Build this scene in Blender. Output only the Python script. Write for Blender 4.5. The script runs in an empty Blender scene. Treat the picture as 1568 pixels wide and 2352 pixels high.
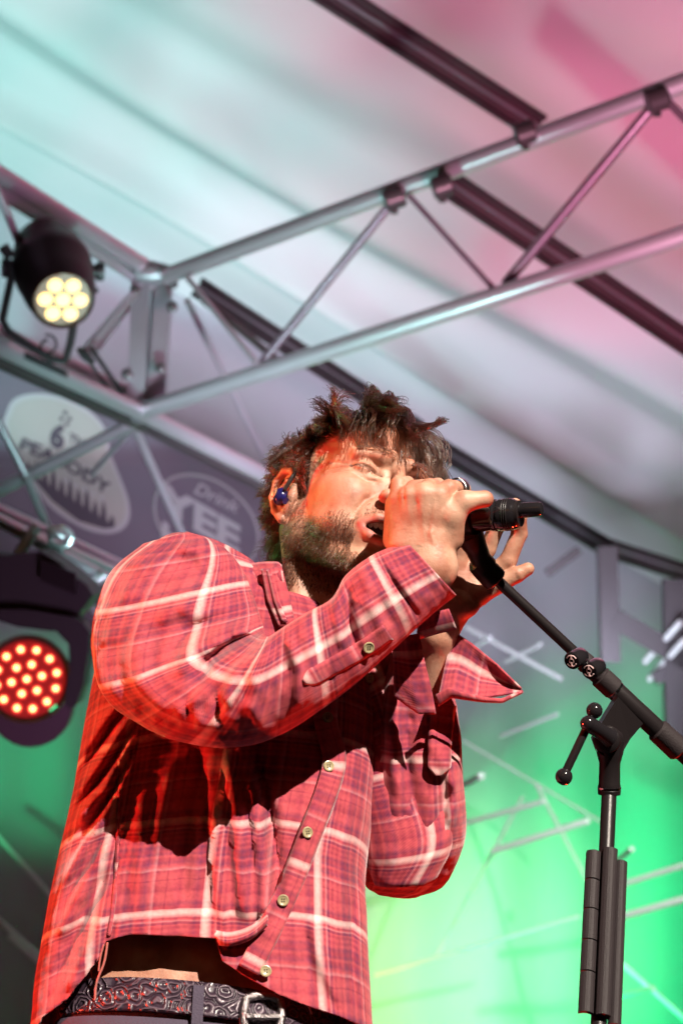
import bpy, math, random
import numpy as np
from mathutils import Vector, Matrix, noise as mnoise
sc = bpy.context.scene
C = sc.collection
rnd = random.Random(7)
rng = np.random.default_rng(11)

# ------------------------------------------------------------------ camera
FPX = 4573.3                       # focal length in units of a 1568 x 2352 frame
D0 = 2.15                          # camera to singer
S = D0 / FPX
CAM = np.array([0.0, 0.0, 0.6])
pit, rol = math.radians(30), math.radians(6.6)
fwd = np.array([0, math.cos(pit), math.sin(pit)])
r0 = np.array([1.0, 0, 0]); u0 = np.array([0, -math.sin(pit), math.cos(pit)])
cr = r0 * math.cos(rol) + u0 * math.sin(rol)
cu = u0 * math.cos(rol) - r0 * math.sin(rol)
cd = bpy.data.cameras.new('camera'); cam = bpy.data.objects.new('camera', cd); C.objects.link(cam)
m = Matrix.Identity(4)
for i in range(3):
    m[i][0], m[i][1], m[i][2], m[i][3] = cr[i], cu[i], -fwd[i], CAM[i]
cam.matrix_world = m
cd.sensor_fit = 'VERTICAL'; cd.sensor_height = 36; cd.sensor_width = 24
cd.lens = 36 * FPX / 2352
cd.clip_start = 0.05; cd.clip_end = 300
cd.dof.use_dof = True; cd.dof.focus_distance = 2.02; cd.dof.aperture_fstop = 8.0
sc.camera = cam

# ------------------------------------------------------------------ world and stage lamps
w = bpy.data.worlds.new('World'); sc.world = w; w.use_nodes = True
nt = w.node_tree; bg = nt.nodes['Background']
sky = nt.nodes.new('ShaderNodeTexSky'); sky.sky_type = 'NISHITA'; sky.sun_disc = False
sky.sun_elevation = math.radians(2); sky.sun_rotation = math.radians(200)
nt.links.new(sky.outputs[0], bg.inputs[0]); bg.inputs[1].default_value = 0.012
sc.view_settings.view_transform = 'Standard'; sc.view_settings.look = 'None'
sc.view_settings.exposure = 0; sc.view_settings.gamma = 1
sc.cycles.use_denoising = True
sc.cycles.max_bounces = 6; sc.cycles.diffuse_bounces = 3; sc.cycles.volume_bounces = 1
sc.cycles.transparent_max_bounces = 12
sc.cycles.volume_step_rate = 5.0
sc.cycles.volume_max_steps = 64
sc.cycles.sample_clamp_indirect = 6


def M3(x, y, z=0):
    """model units (x right, y down, z away, one unit = S metres in the singer's plane) to world"""
    x = np.asarray(x, float); y = np.asarray(y, float); z = np.asarray(z, float)
    return (CAM + (x[..., None] - 784) * S * cr - (y[..., None] - 1176) * S * cu
            + (D0 + z[..., None] * S) * fwd)

def W(a):
    a = np.asarray(a, float)
    return M3(a[..., 0], a[..., 1], a[..., 2])

def Q(px, py, z=0):
    """model coordinates of the point seen at px,py at depth z"""
    k = 1 + z * S / D0
    return np.array([784 + (px - 784) * k, 1176 + (py - 1176) * k, z], float)

def P(px, py, d):
    """world point seen at px,py at d metres along the view axis"""
    return CAM + (px - 784) / FPX * d * cr - (py - 1176) / FPX * d * cu + d * fwd

def scr(wp):
    """world points to frame coordinates"""
    v = np.asarray(wp) - CAM
    d = v @ fwd
    return 784 + FPX * (v @ cr) / d, 1176 - FPX * (v @ cu) / d

def spot(name, pos, tgt, col, power, cone=60, blend=.5, rad=.04):
    l = bpy.data.lights.new(name, 'SPOT'); l.color = col; l.energy = power
    l.spot_size = math.radians(cone); l.spot_blend = blend; l.shadow_soft_size = rad
    o = bpy.data.objects.new(name, l); C.objects.link(o)
    o.location = pos
    o.rotation_euler = (Vector(tgt) - Vector(pos)).to_track_quat('-Z', 'Y').to_euler()
    return o

HEADW = P(780, 1500, 2.0)
# key from the front-of-house truss, red side wash, red rim from behind, green beams, canvas uplights, added fills for truss, canvas and far bars
key = spot('key_spotlight', (1.65, -2.7, 4.1), P(700, 1500, 2.1), (1.0, .87, .74), 3500, 32, .4, .03)
red = spot('red_wash_spotlight', (-2.8, 1.9, .95), P(500, 1500, 2.0), (1.0, .06, .03), 680, 60, .5, .10)
rim = spot('red_rim_spotlight', (1.3, 3.7, .1), P(850, 1800, 2.1), (1.0, .03, .01), 300, 50, .5, .05)
gsd = spot('green_side_beam', (-3.0, 2.4, 2.3), P(540, 1150, 2.1), (.12, 1.0, .30), 130, 24, .6, .03)
trs = spot('truss_fill', tuple(P(430, 1450, 5.3)), P(640, 820, 6.7), (.45, 1.0, .90), 140, 90, .9, .08)  # unseen lamp added to brighten the left of the truss
trp = spot('truss_fill', tuple(P(1500, 1000, 4.6)), P(1350, 430, 6.0), (1.0, .45, .58), 170, 110, .9, .08)  # unseen lamp added to brighten the truss towards the right
lav = spot('lavender_uplight', (0.9, 3.2, .4), P(900, 450, 9.8), (1.0, .50, .95), 300, 90, 1, .5)
mint = spot('mint_uplight', (-5.4, 2.4, .6), P(0, 420, 9.5), (.42, 1.0, .92), 3300, 26, 1, .4)
pink = spot('pink_uplight', (5.4, 3.0, .8), P(1950, 100, 8.6), (1.0, .13, .28), 1700, 40, 1, .6)
lav2 = spot('lavender_fill', tuple(P(1000, 1350, 5.0)), P(400, 1000, 10.0), (.84, .76, 1.0), 850, 32, 1, .3)  # unseen lamp added behind the singer to lighten the end wall
lav3 = spot('lavender_fill', tuple(P(1450, 1900, 7.5)), P(1230, 1010, 12), (.76, .80, 1.0), 400, 56, 1, .3)  # unseen lamp added to lighten the far canvas
grn = spot('green_backlight', tuple(P(1250, 3500, 7.2)), P(1330, 2420, 10.4), (.02, 1.0, .30), 2700, 42, 1, .15)
yel = spot('lime_backlight', tuple(P(700, 2900, 8)), P(900, 2420, 10.4), (.80, 1.0, .20), 420, 42, 1, .1)
grl = spot('green_backlight', tuple(P(-500, 2000, 8)), P(-60, 1790, 9.7), (.02, 1.0, .35), 190, 30, 1, .1)
wht = spot('white_bar_fill', tuple(P(2300, 1500, 6.5)), P(1250, 2080, 9.6), (.85, 1.0, .88), 1000, 34, 1, .05)  # unseen lamp added to brighten the bars in the smoke


# ------------------------------------------------------------------ materials
def mat(name, col=(.5, .5, .5), rough=.6, metal=0, spec=.5, emit=None, es=0, bump=0, bscale=200, sss=0, sheen=0, coat=0, var=0, vscale=8):
    m = bpy.data.materials.new(name); m.use_nodes = True
    n = m.node_tree.nodes; b = n['Principled BSDF']; L = m.node_tree.links
    b.inputs['Base Color'].default_value = (*col, 1)
    b.inputs['Roughness'].default_value = rough; b.inputs['Metallic'].default_value = metal
    b.inputs['Specular IOR Level'].default_value = spec
    b.inputs['Coat Weight'].default_value = coat
    b.inputs['Sheen Weight'].default_value = sheen
    if emit: b.inputs['Emission Color'].default_value = (*emit, 1); b.inputs['Emission Strength'].default_value = es
    if sss:
        b.inputs['Subsurface Weight'].default_value = sss
        b.inputs['Subsurface Radius'].default_value = (.9, .25, .12); b.inputs['Subsurface Scale'].default_value = .012
    tc = n.new('ShaderNodeTexCoord')
    if bump:
        t = n.new('ShaderNodeTexNoise'); t.inputs['Scale'].default_value = bscale; t.inputs['Detail'].default_value = 4
        L.new(tc.outputs['Object'], t.inputs['Vector'])
        bm = n.new('ShaderNodeBump'); bm.inputs['Strength'].default_value = bump; bm.inputs['Distance'].default_value = .002
        L.new(t.outputs[0], bm.inputs['Height']); L.new(bm.outputs[0], b.inputs['Normal'])
    if var:
        t = n.new('ShaderNodeTexNoise'); t.inputs['Scale'].default_value = vscale; t.inputs['Detail'].default_value = 5
        L.new(tc.outputs['Object'], t.inputs['Vector'])
        mx = n.new('ShaderNodeMix'); mx.data_type = 'RGBA'
        mx.inputs['A'].default_value = (*[c * (1 - var) for c in col], 1); mx.inputs['B'].default_value = (*[min(1, c * (1 + var)) for c in col], 1)
        L.new(t.outputs[0], mx.inputs['Factor']); L.new(mx.outputs['Result'], b.inputs['Base Color'])
    return m

def ramp(n, stops, interp='LINEAR'):
    r = n.new('ShaderNodeValToRGB'); cr_ = r.color_ramp; cr_.interpolation = interp
    while len(cr_.elements) > 1: cr_.elements.remove(cr_.elements[0])
    cr_.elements[0].position = stops[0][0]; cr_.elements[0].color = (*stops[0][1], 1)
    for p, c in stops[1:]:
        e = cr_.elements.new(p); e.color = (*c, 1)
    return r

def plaid(name, per=.094, offu=0, offv=0):
    m = bpy.data.materials.new(name); m.use_nodes = True
    n = m.node_tree.nodes; L = m.node_tree.links; b = n['Principled BSDF']
    b.inputs['Roughness'].default_value = .85; b.inputs['Specular IOR Level'].default_value = .2
    b.inputs['Sheen Weight'].default_value = .25; b.inputs['Sheen Roughness'].default_value = .4
    uv = n.new('ShaderNodeUVMap'); uv.uv_map = 'uv'
    sx = n.new('ShaderNodeSeparateXYZ'); L.new(uv.outputs[0], sx.inputs[0])
    Wt, Pk, R, D, K = (.80, .62, .57), (.54, .21, .23), (.45, .07, .085), (.26, .03, .055), (.14, .025, .065)
    st = [(0, Pk), (.025, Wt), (.05, Wt), (.085, Pk), (.10, D), (.115, R), (.13, Pk), (.145, K), (.165, K), (.17, R), (.20, D), (.23, R), (.26, D), (.29, R), (.325, K),
          (.37, D), (.40, K), (.43, R), (.455, D), (.50, K), (.54, R), (.57, Pk), (.59, D), (.63, R), (.67, R), (.685, D), (.70, R), (.80, D), (.83, R), (.90, R), (.95, K), (.975, D)]
    outs = []
    for k, off in ((0, offu), (1, offv)):
        ma = n.new('ShaderNodeMath'); ma.operation = 'MULTIPLY_ADD'; ma.inputs[1].default_value = 1 / per; ma.inputs[2].default_value = off
        L.new(sx.outputs[k], ma.inputs[0])
        fr = n.new('ShaderNodeMath'); fr.operation = 'FRACT'; L.new(ma.outputs[0], fr.inputs[0])
        r = ramp(n, st); L.new(fr.outputs[0], r.inputs[0]); outs.append(r)
    # twill: diagonal of the two threads
    ad = n.new('ShaderNodeMath'); ad.operation = 'ADD'; L.new(sx.outputs[0], ad.inputs[0]); L.new(sx.outputs[1], ad.inputs[1])
    sn = n.new('ShaderNodeMath'); sn.operation = 'MULTIPLY'; sn.inputs[1].default_value = 2 * math.pi / .0017; L.new(ad.outputs[0], sn.inputs[0])
    si = n.new('ShaderNodeMath'); si.operation = 'SINE'; L.new(sn.outputs[0], si.inputs[0])
    fa = n.new('ShaderNodeMath'); fa.operation = 'MULTIPLY_ADD'; fa.inputs[1].default_value = .12; fa.inputs[2].default_value = .5; L.new(si.outputs[0], fa.inputs[0])
    mx = n.new('ShaderNodeMix'); mx.data_type = 'RGBA'
    L.new(fa.outputs[0], mx.inputs['Factor']); L.new(outs[0].outputs[0], mx.inputs['A']); L.new(outs[1].outputs[0], mx.inputs['B'])
    tc = n.new('ShaderNodeTexCoord')
    t = n.new('ShaderNodeTexNoise'); t.inputs['Scale'].default_value = 260; t.inputs['Detail'].default_value = 5; L.new(tc.outputs['Object'], t.inputs['Vector'])
    mr = n.new('ShaderNodeMapRange'); mr.inputs['To Min'].default_value = .62; mr.inputs['To Max'].default_value = 1.35; L.new(t.outputs[0], mr.inputs['Value'])
    vm = n.new('ShaderNodeVectorMath'); vm.operation = 'SCALE'; L.new(mx.outputs['Result'], vm.inputs[0]); L.new(mr.outputs[0], vm.inputs['Scale'])
    L.new(vm.outputs[0], b.inputs['Base Color'])
    hs = n.new('ShaderNodeMath'); hs.operation = 'MULTIPLY_ADD'; hs.inputs[1].default_value = .3
    L.new(si.outputs[0], hs.inputs[0]); L.new(t.outputs[0], hs.inputs[2])
    bm = n.new('ShaderNodeBump'); bm.inputs['Strength'].default_value = .35; bm.inputs['Distance'].default_value = .0008
    L.new(hs.outputs[0], bm.inputs['Height']); L.new(bm.outputs[0], b.inputs['Normal'])
    return m

MT = {}
MT['alu'] = mat('brushed_aluminium', (.66, .64, .68), .36, .75, bump=.15, bscale=60, var=.12, vscale=5)
MT['alud'] = mat('dull_aluminium', (.42, .40, .44), .5, .8, bump=.15, bscale=40, var=.2, vscale=6)
MT['black'] = mat('black_housing', (.018, .017, .018), .5, bump=.1, bscale=300)
MT['blackm'] = mat('black_powder_coat', (.014, .011, .012), .34, spec=.3, bump=.12, bscale=900)
MT['gloss'] = mat('gloss_black', (.014, .012, .014), .12, coat=.6)
MT['grip'] = mat('matt_black_rubber', (.024, .018, .020), .6, spec=.3, bump=.3, bscale=700)
MT['beam'] = mat('dark_beam', (.055, .045, .048), .4, .3, var=.2)
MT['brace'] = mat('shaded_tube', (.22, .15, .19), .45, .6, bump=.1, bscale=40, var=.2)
MT['pale'] = mat('pale_lit_pipe', (.9, .92, .9), .6)  # aluminium bars; their pale lit look is put into the base colour
MT['steel'] = mat('polished_steel', (.7, .7, .72), .15, 1)
MT['ring'] = mat('silver_ring', (.75, .74, .72), .2, 1, bump=.6, bscale=500)
MT['horn'] = mat('horn_button', (.36, .30, .17), .3, coat=.3, var=.35, vscale=150)
MT['hole'] = mat('button_hole_dark', (.02, .015, .01), .8)
MT['inear'] = mat('deep_blue_resin', (.012, .012, .09), .12, coat=.8)
MT['gold'] = mat('gold_print', (.8, .45, .2), .4, .4)
MT['thread'] = mat('cut_thread', (.6, .2, .17), .9)
MT['lip'] = mat('lip', (.5, .16, .13), .35, sss=.2)
MT['teeth'] = mat('teeth', (.78, .74, .66), .2, coat=.4)
MT['jeans'] = mat('dark_denim', (.06, .045, .075), .8, bump=.5, bscale=500, var=.25, vscale=40)
MT['plaid'] = plaid('plaid_flannel')
MT['plaids'] = plaid('plaid_flannel_sleeve', offu=.62, offv=.30)
# ------------------------------------------------------------------ mesh helpers
def link(name, me, parent=None):
    o = bpy.data.objects.new(name, me); C.objects.link(o)
    if parent is not None:
        o.parent = parent
    return o

def origin_of(parent):
    p = np.zeros(3)
    while parent is not None:
        p += np.array(parent.location); parent = parent.parent
    return p

def mk(name, V, F, material=None, parent=None, smooth=True, uv=None, sharp=None, org=None):
    V = np.asarray(V, float)
    o0 = origin_of(parent)
    me = bpy.data.meshes.new(name)
    loc = np.zeros(3)
    if parent is None:
        loc = V.mean(0) if org is None else np.asarray(org)
    me.from_pydata((V - o0 - loc).tolist(), [], [tuple(int(i) for i in f) for f in F])
    me.update()
    if smooth:
        me.polygons.foreach_set('use_smooth', [True] * len(me.polygons))
        if sharp: me.set_sharp_from_angle(angle=math.radians(sharp))
    if material: me.materials.append(material)
    if uv is not None:
        l = me.uv_layers.new(name='uv')
        vi = np.zeros(len(me.loops), int); me.loops.foreach_get('vertex_index', vi)
        l.data.foreach_set('uv', np.asarray(uv, float)[vi].ravel())
    o = link(name, me, parent); o.location = loc
    return o

def tag(o, label=None, cat=None, group=None, kind=None):
    if label: o['label'] = label
    if cat: o['category'] = cat
    if group: o['group'] = group
    if kind: o['kind'] = kind
    return o

def empty(name, loc, label, cat, group=None):
    o = bpy.data.objects.new(name, None); C.objects.link(o); o.location = tuple(loc); o.empty_display_size = .1
    return tag(o, label, cat, group)

class MB:
    """collects shapes into one mesh"""
    def __init__(s): s.V = []; s.F = []; s.n = 0
    def add(s, V, F):
        s.V.append(np.asarray(V, float)); s.F += [tuple(i + s.n for i in f) for f in F]; s.n += len(V); return s
    def build(s, name, material, parent=None, smooth=True, sharp=35, org=None):
        return mk(name, np.concatenate(s.V), s.F, material, parent, smooth, sharp=sharp, org=org)
    def lathe(s, p0, p1, prof, seg=24, cap=True):
        """profile = [(t along p0->p1 in 0..1, radius in metres)]"""
        p0 = np.asarray(p0, float); p1 = np.asarray(p1, float); a = p1 - p0; L = np.linalg.norm(a); a = a / L
        h = np.array([0, 0, 1.]) if abs(a[2]) < .9 else np.array([1., 0, 0])
        e1 = np.cross(a, h); e1 /= np.linalg.norm(e1); e2 = np.cross(a, e1)
        th = np.arange(seg) * 2 * math.pi / seg
        V = []
        for t, r in prof:
            V.append(p0 + a * t * L + r * (np.cos(th)[:, None] * e1 + np.sin(th)[:, None] * e2))
        V = np.concatenate(V); n = len(prof); F = []
        for i in range(n - 1):
            for j in range(seg):
                k = (j + 1) % seg
                F.append((i * seg + j, i * seg + k, (i + 1) * seg + k, (i + 1) * seg + j))
        if cap:
            F.append(tuple(range(seg))[::-1]); F.append(tuple((n - 1) * seg + j for j in range(seg)))
        return s.add(V, F)
    def cyl(s, p0, p1, r, r1=None, seg=16): return s.lathe(p0, p1, [(0, r), (1, r if r1 is None else r1)], seg)
    def path(s, pts, r, seg=8, smooth=0):
        pts = np.asarray(pts, float)
        if smooth: pts = catmull(pts, smooth)
        n = len(pts); rr = np.full(n, r) if np.isscalar(r) else np.interp(np.linspace(0, 1, n), np.linspace(0, 1, len(r)), r)
        t = np.gradient(pts, axis=0); t /= np.linalg.norm(t, axis=1)[:, None] + 1e-9
        h = np.array([0.13, .31, .94]); V = []; th = np.arange(seg) * 2 * math.pi / seg
        e = np.cross(t[0], h); e /= np.linalg.norm(e)
        for i in range(n):
            e = e - t[i] * (e @ t[i]); e /= np.linalg.norm(e); f = np.cross(t[i], e)
            V.append(pts[i] + rr[i] * (np.cos(th)[:, None] * e + np.sin(th)[:, None] * f))
        F = []
        for i in range(n - 1):
            for j in range(seg):
                k = (j + 1) % seg; F.append((i * seg + j, i * seg + k, (i + 1) * seg + k, (i + 1) * seg + j))
        F.append(tuple(range(seg))[::-1]); F.append(tuple((n - 1) * seg + j for j in range(seg)))
        return s.add(np.concatenate(V), F)
    def ball(s, c, r, seg=16, ax=None, sc_=(1, 1, 1)):
        n = seg // 2 + 1; V = []; F = []
        A = np.eye(3) if ax is None else np.asarray(ax)
        for i in range(n):
            ph = math.pi * i / (n - 1)
            for j in range(seg):
                th = 2 * math.pi * j / seg
                v = np.array([math.sin(ph) * math.cos(th) * sc_[0], math.sin(ph) * math.sin(th) * sc_[1], math.cos(ph) * sc_[2]]) * r
                V.append(np.asarray(c) + v @ A)
        for i in range(n - 1):
            for j in range(seg):
                k = (j + 1) % seg; F.append((i * seg + j, (i + 1) * seg + j, (i + 1) * seg + k, i * seg + k))
        return s.add(V, F)
    def box(s, c, ex, ey, ez, bev=0):
        """centre and three half-extent vectors"""
        c = np.asarray(c, float); V = []
        for a in (-1, 1):
            for b in (-1, 1):
                for d in (-1, 1): V.append(c + a * np.asarray(ex) + b * np.asarray(ey) + d * np.asarray(ez))
        return s.add(V, [(0, 1, 3, 2), (4, 6, 7, 5), (0, 4, 5, 1), (2, 3, 7, 6), (0, 2, 6, 4), (1, 5, 7, 3)])
    def prism(s, poly, d):
        """flat polygon of world points pushed along vector d"""
        poly = np.asarray(poly, float); n = len(poly)
        F = [tuple(range(n))[::-1], tuple(range(n, 2 * n))] + [(i, (i + 1) % n, n + (i + 1) % n, n + i) for i in range(n)]
        return s.add(np.concatenate([poly, poly + np.asarray(d)]), F)

def catmull(p, n):
    p = np.asarray(p, float); q = np.vstack([2 * p[0] - p[1], p, 2 * p[-1] - p[-2]]); out = []
    for i in range(1, len(q) - 2):
        for k in range(n):
            t = k / n
            out.append(.5 * ((2 * q[i]) + (-q[i - 1] + q[i + 1]) * t + (2 * q[i - 1] - 5 * q[i] + 4 * q[i + 1] - q[i + 2]) * t * t + (-q[i - 1] + 3 * q[i] - 3 * q[i + 1] + q[i + 2]) * t ** 3))
    out.append(p[-1]); return np.array(out)

def resample(p, n):
    p = np.asarray(p, float); d = np.r_[0, np.cumsum(np.linalg.norm(np.diff(p, axis=0), axis=1))]
    t = np.linspace(0, d[-1], n); return np.stack([np.interp(t, d, p[:, k]) for k in range(p.shape[1])], 1)

def segdist(X, Y, poly):
    """distance and position along a polyline (0..1) for arrays of frame points"""
    poly = np.asarray(poly, float); best = np.full(X.shape, 1e9); tt = np.zeros(X.shape); side = np.zeros(X.shape)
    L = np.r_[0, np.cumsum(np.linalg.norm(np.diff(poly, axis=0), axis=1))]
    for i in range(len(poly) - 1):
        a, b = poly[i], poly[i + 1]; ab = b - a; l2 = ab @ ab
        t = np.clip(((X - a[0]) * ab[0] + (Y - a[1]) * ab[1]) / l2, 0, 1)
        dx = X - a[0] - t * ab[0]; dy = Y - a[1] - t * ab[1]; d = np.hypot(dx, dy)
        m_ = d < best; best = np.where(m_, d, best); tt = np.where(m_, (L[i] + t * math.sqrt(l2)) / L[-1], tt)
        side = np.where(m_, np.sign(ab[0] * dy - ab[1] * dx), side)
    return best, tt, side

def fold(V, N, folds):
    """raise or sink cloth along fold lines given in the frame; V model coords, N facing weight"""
    w_ = M3(V[:, 0], V[:, 1], V[:, 2]); X, Y = scr(w_)
    dz = np.zeros(len(V))
    for poly, amp, wd in folds:
        d, t, s_ = segdist(X, Y, poly)
        dz += amp * np.exp(-(d / wd) ** 2) * np.clip(np.minimum(t, 1 - t) * 6, .25, 1)
    V = V.copy(); V[:, 2] -= dz * N
    return V

def pairloft(rows, nr=6, nt=48, sup=2.3, closed=True, z_is_view=True):
    """rows of (ax, ay, bx, by, z, halfdepth[, skewz]): rings seen edge to edge between frame points a and b.
    returns model-space V, faces, uv in metres, theta per vertex, row parameter"""
    R_ = np.array([list(r) + [0] * (7 - len(r)) for r in rows], float)
    A = np.array([Q(r[0], r[1], r[4] - r[6]) for r in R_]); B = np.array([Q(r[2], r[3], r[4] + r[6]) for r in R_])
    H = R_[:, 5:6]
    k = catmull(np.hstack([A, B, H]), nr); A, B, H = k[:, :3], k[:, 3:6], k[:, 6]
    n = len(A); c = (A + B) / 2; e = (B - A) / 2
    d = np.gradient(c, axis=0); d /= np.linalg.norm(d, axis=1)[:, None] + 1e-9
    th = np.linspace(0, 2 * math.pi, nt + 1)
    cs, sn = np.cos(th), np.sin(th)
    px = np.sign(cs) * np.abs(cs) ** (2 / sup); pz = np.sign(sn) * np.abs(sn) ** (2 / sup)
    zdir = np.tile([0, 0, -1.0], (n, 1))
    V = c[:, None] + e[:, None] * px[None, :, None] + zdir[:, None] * (H[:, None] * pz[None, :])[..., None]
    el = np.linalg.norm(e, axis=1)
    al = np.r_[0, np.cumsum(np.linalg.norm(np.diff(c, axis=0), axis=1))]
    wmean = el.mean()
    u = th[None, :] / (2 * math.pi) * math.pi * (el * .5 + wmean * .5)[:, None] * 1.7 * S
    v = np.tile(al[:, None], (1, nt + 1)) * S
    uv = np.stack([u, v], -1).reshape(-1, 2)
    F = []
    for i in range(n - 1):
        for j in range(nt):
            a = i * (nt + 1) + j; F.append((a, a + 1, a + nt + 2, a + nt + 1))
    face = np.clip(np.tile(sn[None, :], (n, 1)), 0, 1).ravel() ** .5
    TH = np.tile(th[None], (n, 1)).ravel(); RW = np.repeat(np.linspace(0, 1, n), nt + 1)
    return V.reshape(-1, 3), F, uv, face, TH, RW, (n, nt + 1)

def crumple(V, amp, scale, seed=0, ani=(1, 1, 1)):
    out = V.copy()
    for i, v in enumerate(V):
        q = Vector((v[0] * ani[0] / scale + seed, v[1] * ani[1] / scale, v[2] * ani[2] / scale))
        n_ = mnoise.fractal(q, .6, 2.1, 4)
        out[i, 2] -= amp * n_
        out[i, 0] += amp * .35 * mnoise.noise(q + Vector((7, 3, 1)))
    return out

def patch(top, bot, nu=24, nv=12, left=None, right=None, bulge=0):
    """surface between two model-space polylines"""
    t = resample(top, nu); b = resample(bot, nu); V = []; 
    for j in range(nv):
        s_ = j / (nv - 1); r_ = t * (1 - s_) + b * s_
        r_ = r_.copy(); r_[:, 2] -= bulge * math.sin(math.pi * s_); V.append(r_)
    V = np.array(V); F = [(j * nu + i, j * nu + i + 1, (j + 1) * nu + i + 1, (j + 1) * nu + i) for j in range(nv - 1) for i in range(nu - 1)]
    lu = np.r_[0, np.cumsum(np.linalg.norm(np.diff(t, axis=0), axis=1))]
    lv = np.linalg.norm(t - b, axis=1).mean()
    uv = np.array([[lu[i] * S, lv * j / (nv - 1) * S] for j in range(nv) for i in range(nu)])
    return V.reshape(-1, 3), F, uv

# ---- signed distance sculpting
def nets(Fd, org, h):
    """surface nets: quads around the zero set of a sampled distance field"""
    s = Fd < 0; nx, ny, nz = Fd.shape
    c = np.zeros((nx - 1, ny - 1, nz - 1), np.int8)
    for i in (0, 1):
        for j in (0, 1):
            for k in (0, 1): c += s[i:nx - 1 + i, j:ny - 1 + j, k:nz - 1 + k]
    act = (c > 0) & (c < 8); idx = np.full(act.shape, -1, np.int64); I = np.argwhere(act); idx[act] = np.arange(len(I))
    acc = np.zeros((len(I), 3)); cnt = np.zeros(len(I))
    cor = [(i, j, k) for i in (0, 1) for j in (0, 1) for k in (0, 1)]
    vals = {q: Fd[I[:, 0] + q[0], I[:, 1] + q[1], I[:, 2] + q[2]] for q in cor}
    for a in cor:
        for ax in range(3):
            if a[ax] == 0:
                b = list(a); b[ax] = 1; b = tuple(b); va, vb = vals[a], vals[b]
                mm = (va < 0) != (vb < 0); t = np.where(mm, va / np.where(mm, va - vb, 1), 0)
                p = np.tile(np.array(a, float), (len(I), 1)); p[:, ax] += t
                acc[mm] += p[mm]; cnt[mm] += 1
    V = (I + acc / cnt[:, None]) * h + org
    F = []
    for ax in range(3):
        o1, o2 = (ax + 1) % 3, (ax + 2) % 3
        sl0 = [slice(1, n - 1) for n in Fd.shape]; sl1 = list(sl0)
        sl0[ax] = slice(0, Fd.shape[ax] - 1); sl1[ax] = slice(1, Fd.shape[ax])
        a, b = s[tuple(sl0)], s[tuple(sl1)]
        for cond, flip in ((a & ~b, False), (~a & b, True)):
            E_ = np.argwhere(cond)
            for q in range(3):
                if q != ax: E_[:, q] += 1
            def g(d1, d2):
                e = E_.copy(); e[:, o1] += d1; e[:, o2] += d2; return idx[e[:, 0], e[:, 1], e[:, 2]]
            f = np.stack([g(-1, -1), g(0, -1), g(0, 0), g(-1, 0)], 1)
            F.append(f[:, ::-1] if flip else f)
    F = np.concatenate(F); F = F[(F >= 0).all(1)]
    return V, F

class Sculpt:
    def __init__(s, lo, hi, h):
        s.lo = np.array(lo, float); s.h = h
        ax = [np.arange(lo[i], hi[i], h, dtype=np.float32) for i in range(3)]
        s.ax = ax; s.F = np.full([len(a) for a in ax], 1e3, np.float32)
    def _win(s, lo, hi, pad):
        sl = []
        for i in range(3):
            a = max(0, int((lo[i] - pad - s.lo[i]) / s.h)); b = min(len(s.ax[i]), int((hi[i] + pad - s.lo[i]) / s.h) + 2)
            if b <= a: return None
            sl.append(slice(a, b))
        X, Y, Z = np.meshgrid(*[s.ax[i][sl[i]] for i in range(3)], indexing='ij', sparse=True)
        return tuple(sl), X, Y, Z
    def _put(s, sl, d, k, op):
        f = s.F[sl]
        if op == 'sub':
            d = -d
            h = np.clip(.5 - .5 * (f - d) / k, 0, 1); s.F[sl] = f * (1 - h) + d * h + k * h * (1 - h)
        else:
            h = np.clip(.5 + .5 * (f - d) / k, 0, 1); s.F[sl] = f * (1 - h) + d * h - k * h * (1 - h)
    def ell(s, c, r, k=8, op='add', rot=None):
        c = np.array(c, float); r = np.array(r, float); R_ = max(r)
        wn = s._win(c - R_, c + R_, k * 2.5 + 8)
        if wn is None: return
        sl, X, Y, Z = wn; X = X - c[0]; Y = Y - c[1]; Z = Z - c[2]
        if rot is not None:
            X, Y, Z = [X * rot[i][0] + Y * rot[i][1] + Z * rot[i][2] for i in range(3)]
        q = np.sqrt((X / r[0]) ** 2 + (Y / r[1]) ** 2 + (Z / r[2]) ** 2)
        g = np.sqrt((X / r[0] ** 2) ** 2 + (Y / r[1] ** 2) ** 2 + (Z / r[2] ** 2) ** 2) + 1e-6
        s._put(sl, q * (q - 1) / g, k, op)
    def cone(s, a, b, ra, rb, k=8, op='add', flat=None):
        a = np.array(a, float); b = np.array(b, float); m_ = max(ra, rb)
        wn = s._win(np.minimum(a, b) - m_, np.maximum(a, b) + m_, k * 2.5 + 8)
        if wn is None: return
        sl, X, Y, Z = wn; ab = b - a; l2 = max(ab @ ab, 1e-6)
        t = np.clip(((X - a[0]) * ab[0] + (Y - a[1]) * ab[1] + (Z - a[2]) * ab[2]) / l2, 0, 1)
        d = np.sqrt((X - a[0] - t * ab[0]) ** 2 + (Y - a[1] - t * ab[1]) ** 2 + (Z - a[2] - t * ab[2]) ** 2) - (ra + (rb - ra) * t)
        s._put(sl, d, k, op)
    def chain(s, pts, rad, k=5, op='add'):
        for i in range(len(pts) - 1): s.cone(pts[i], pts[i + 1], rad[i], rad[i + 1], k, op)
    def mesh(s): return nets(s.F, s.lo, s.h)

def vnormals(V, F):
    T = V[F]; n = np.cross(T[:, 2] - T[:, 0], T[:, 3] - T[:, 1]); N = np.zeros_like(V)
    for k in range(4): np.add.at(N, F[:, k], n)
    return N / (np.linalg.norm(N, axis=1)[:, None] + 1e-9)

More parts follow.
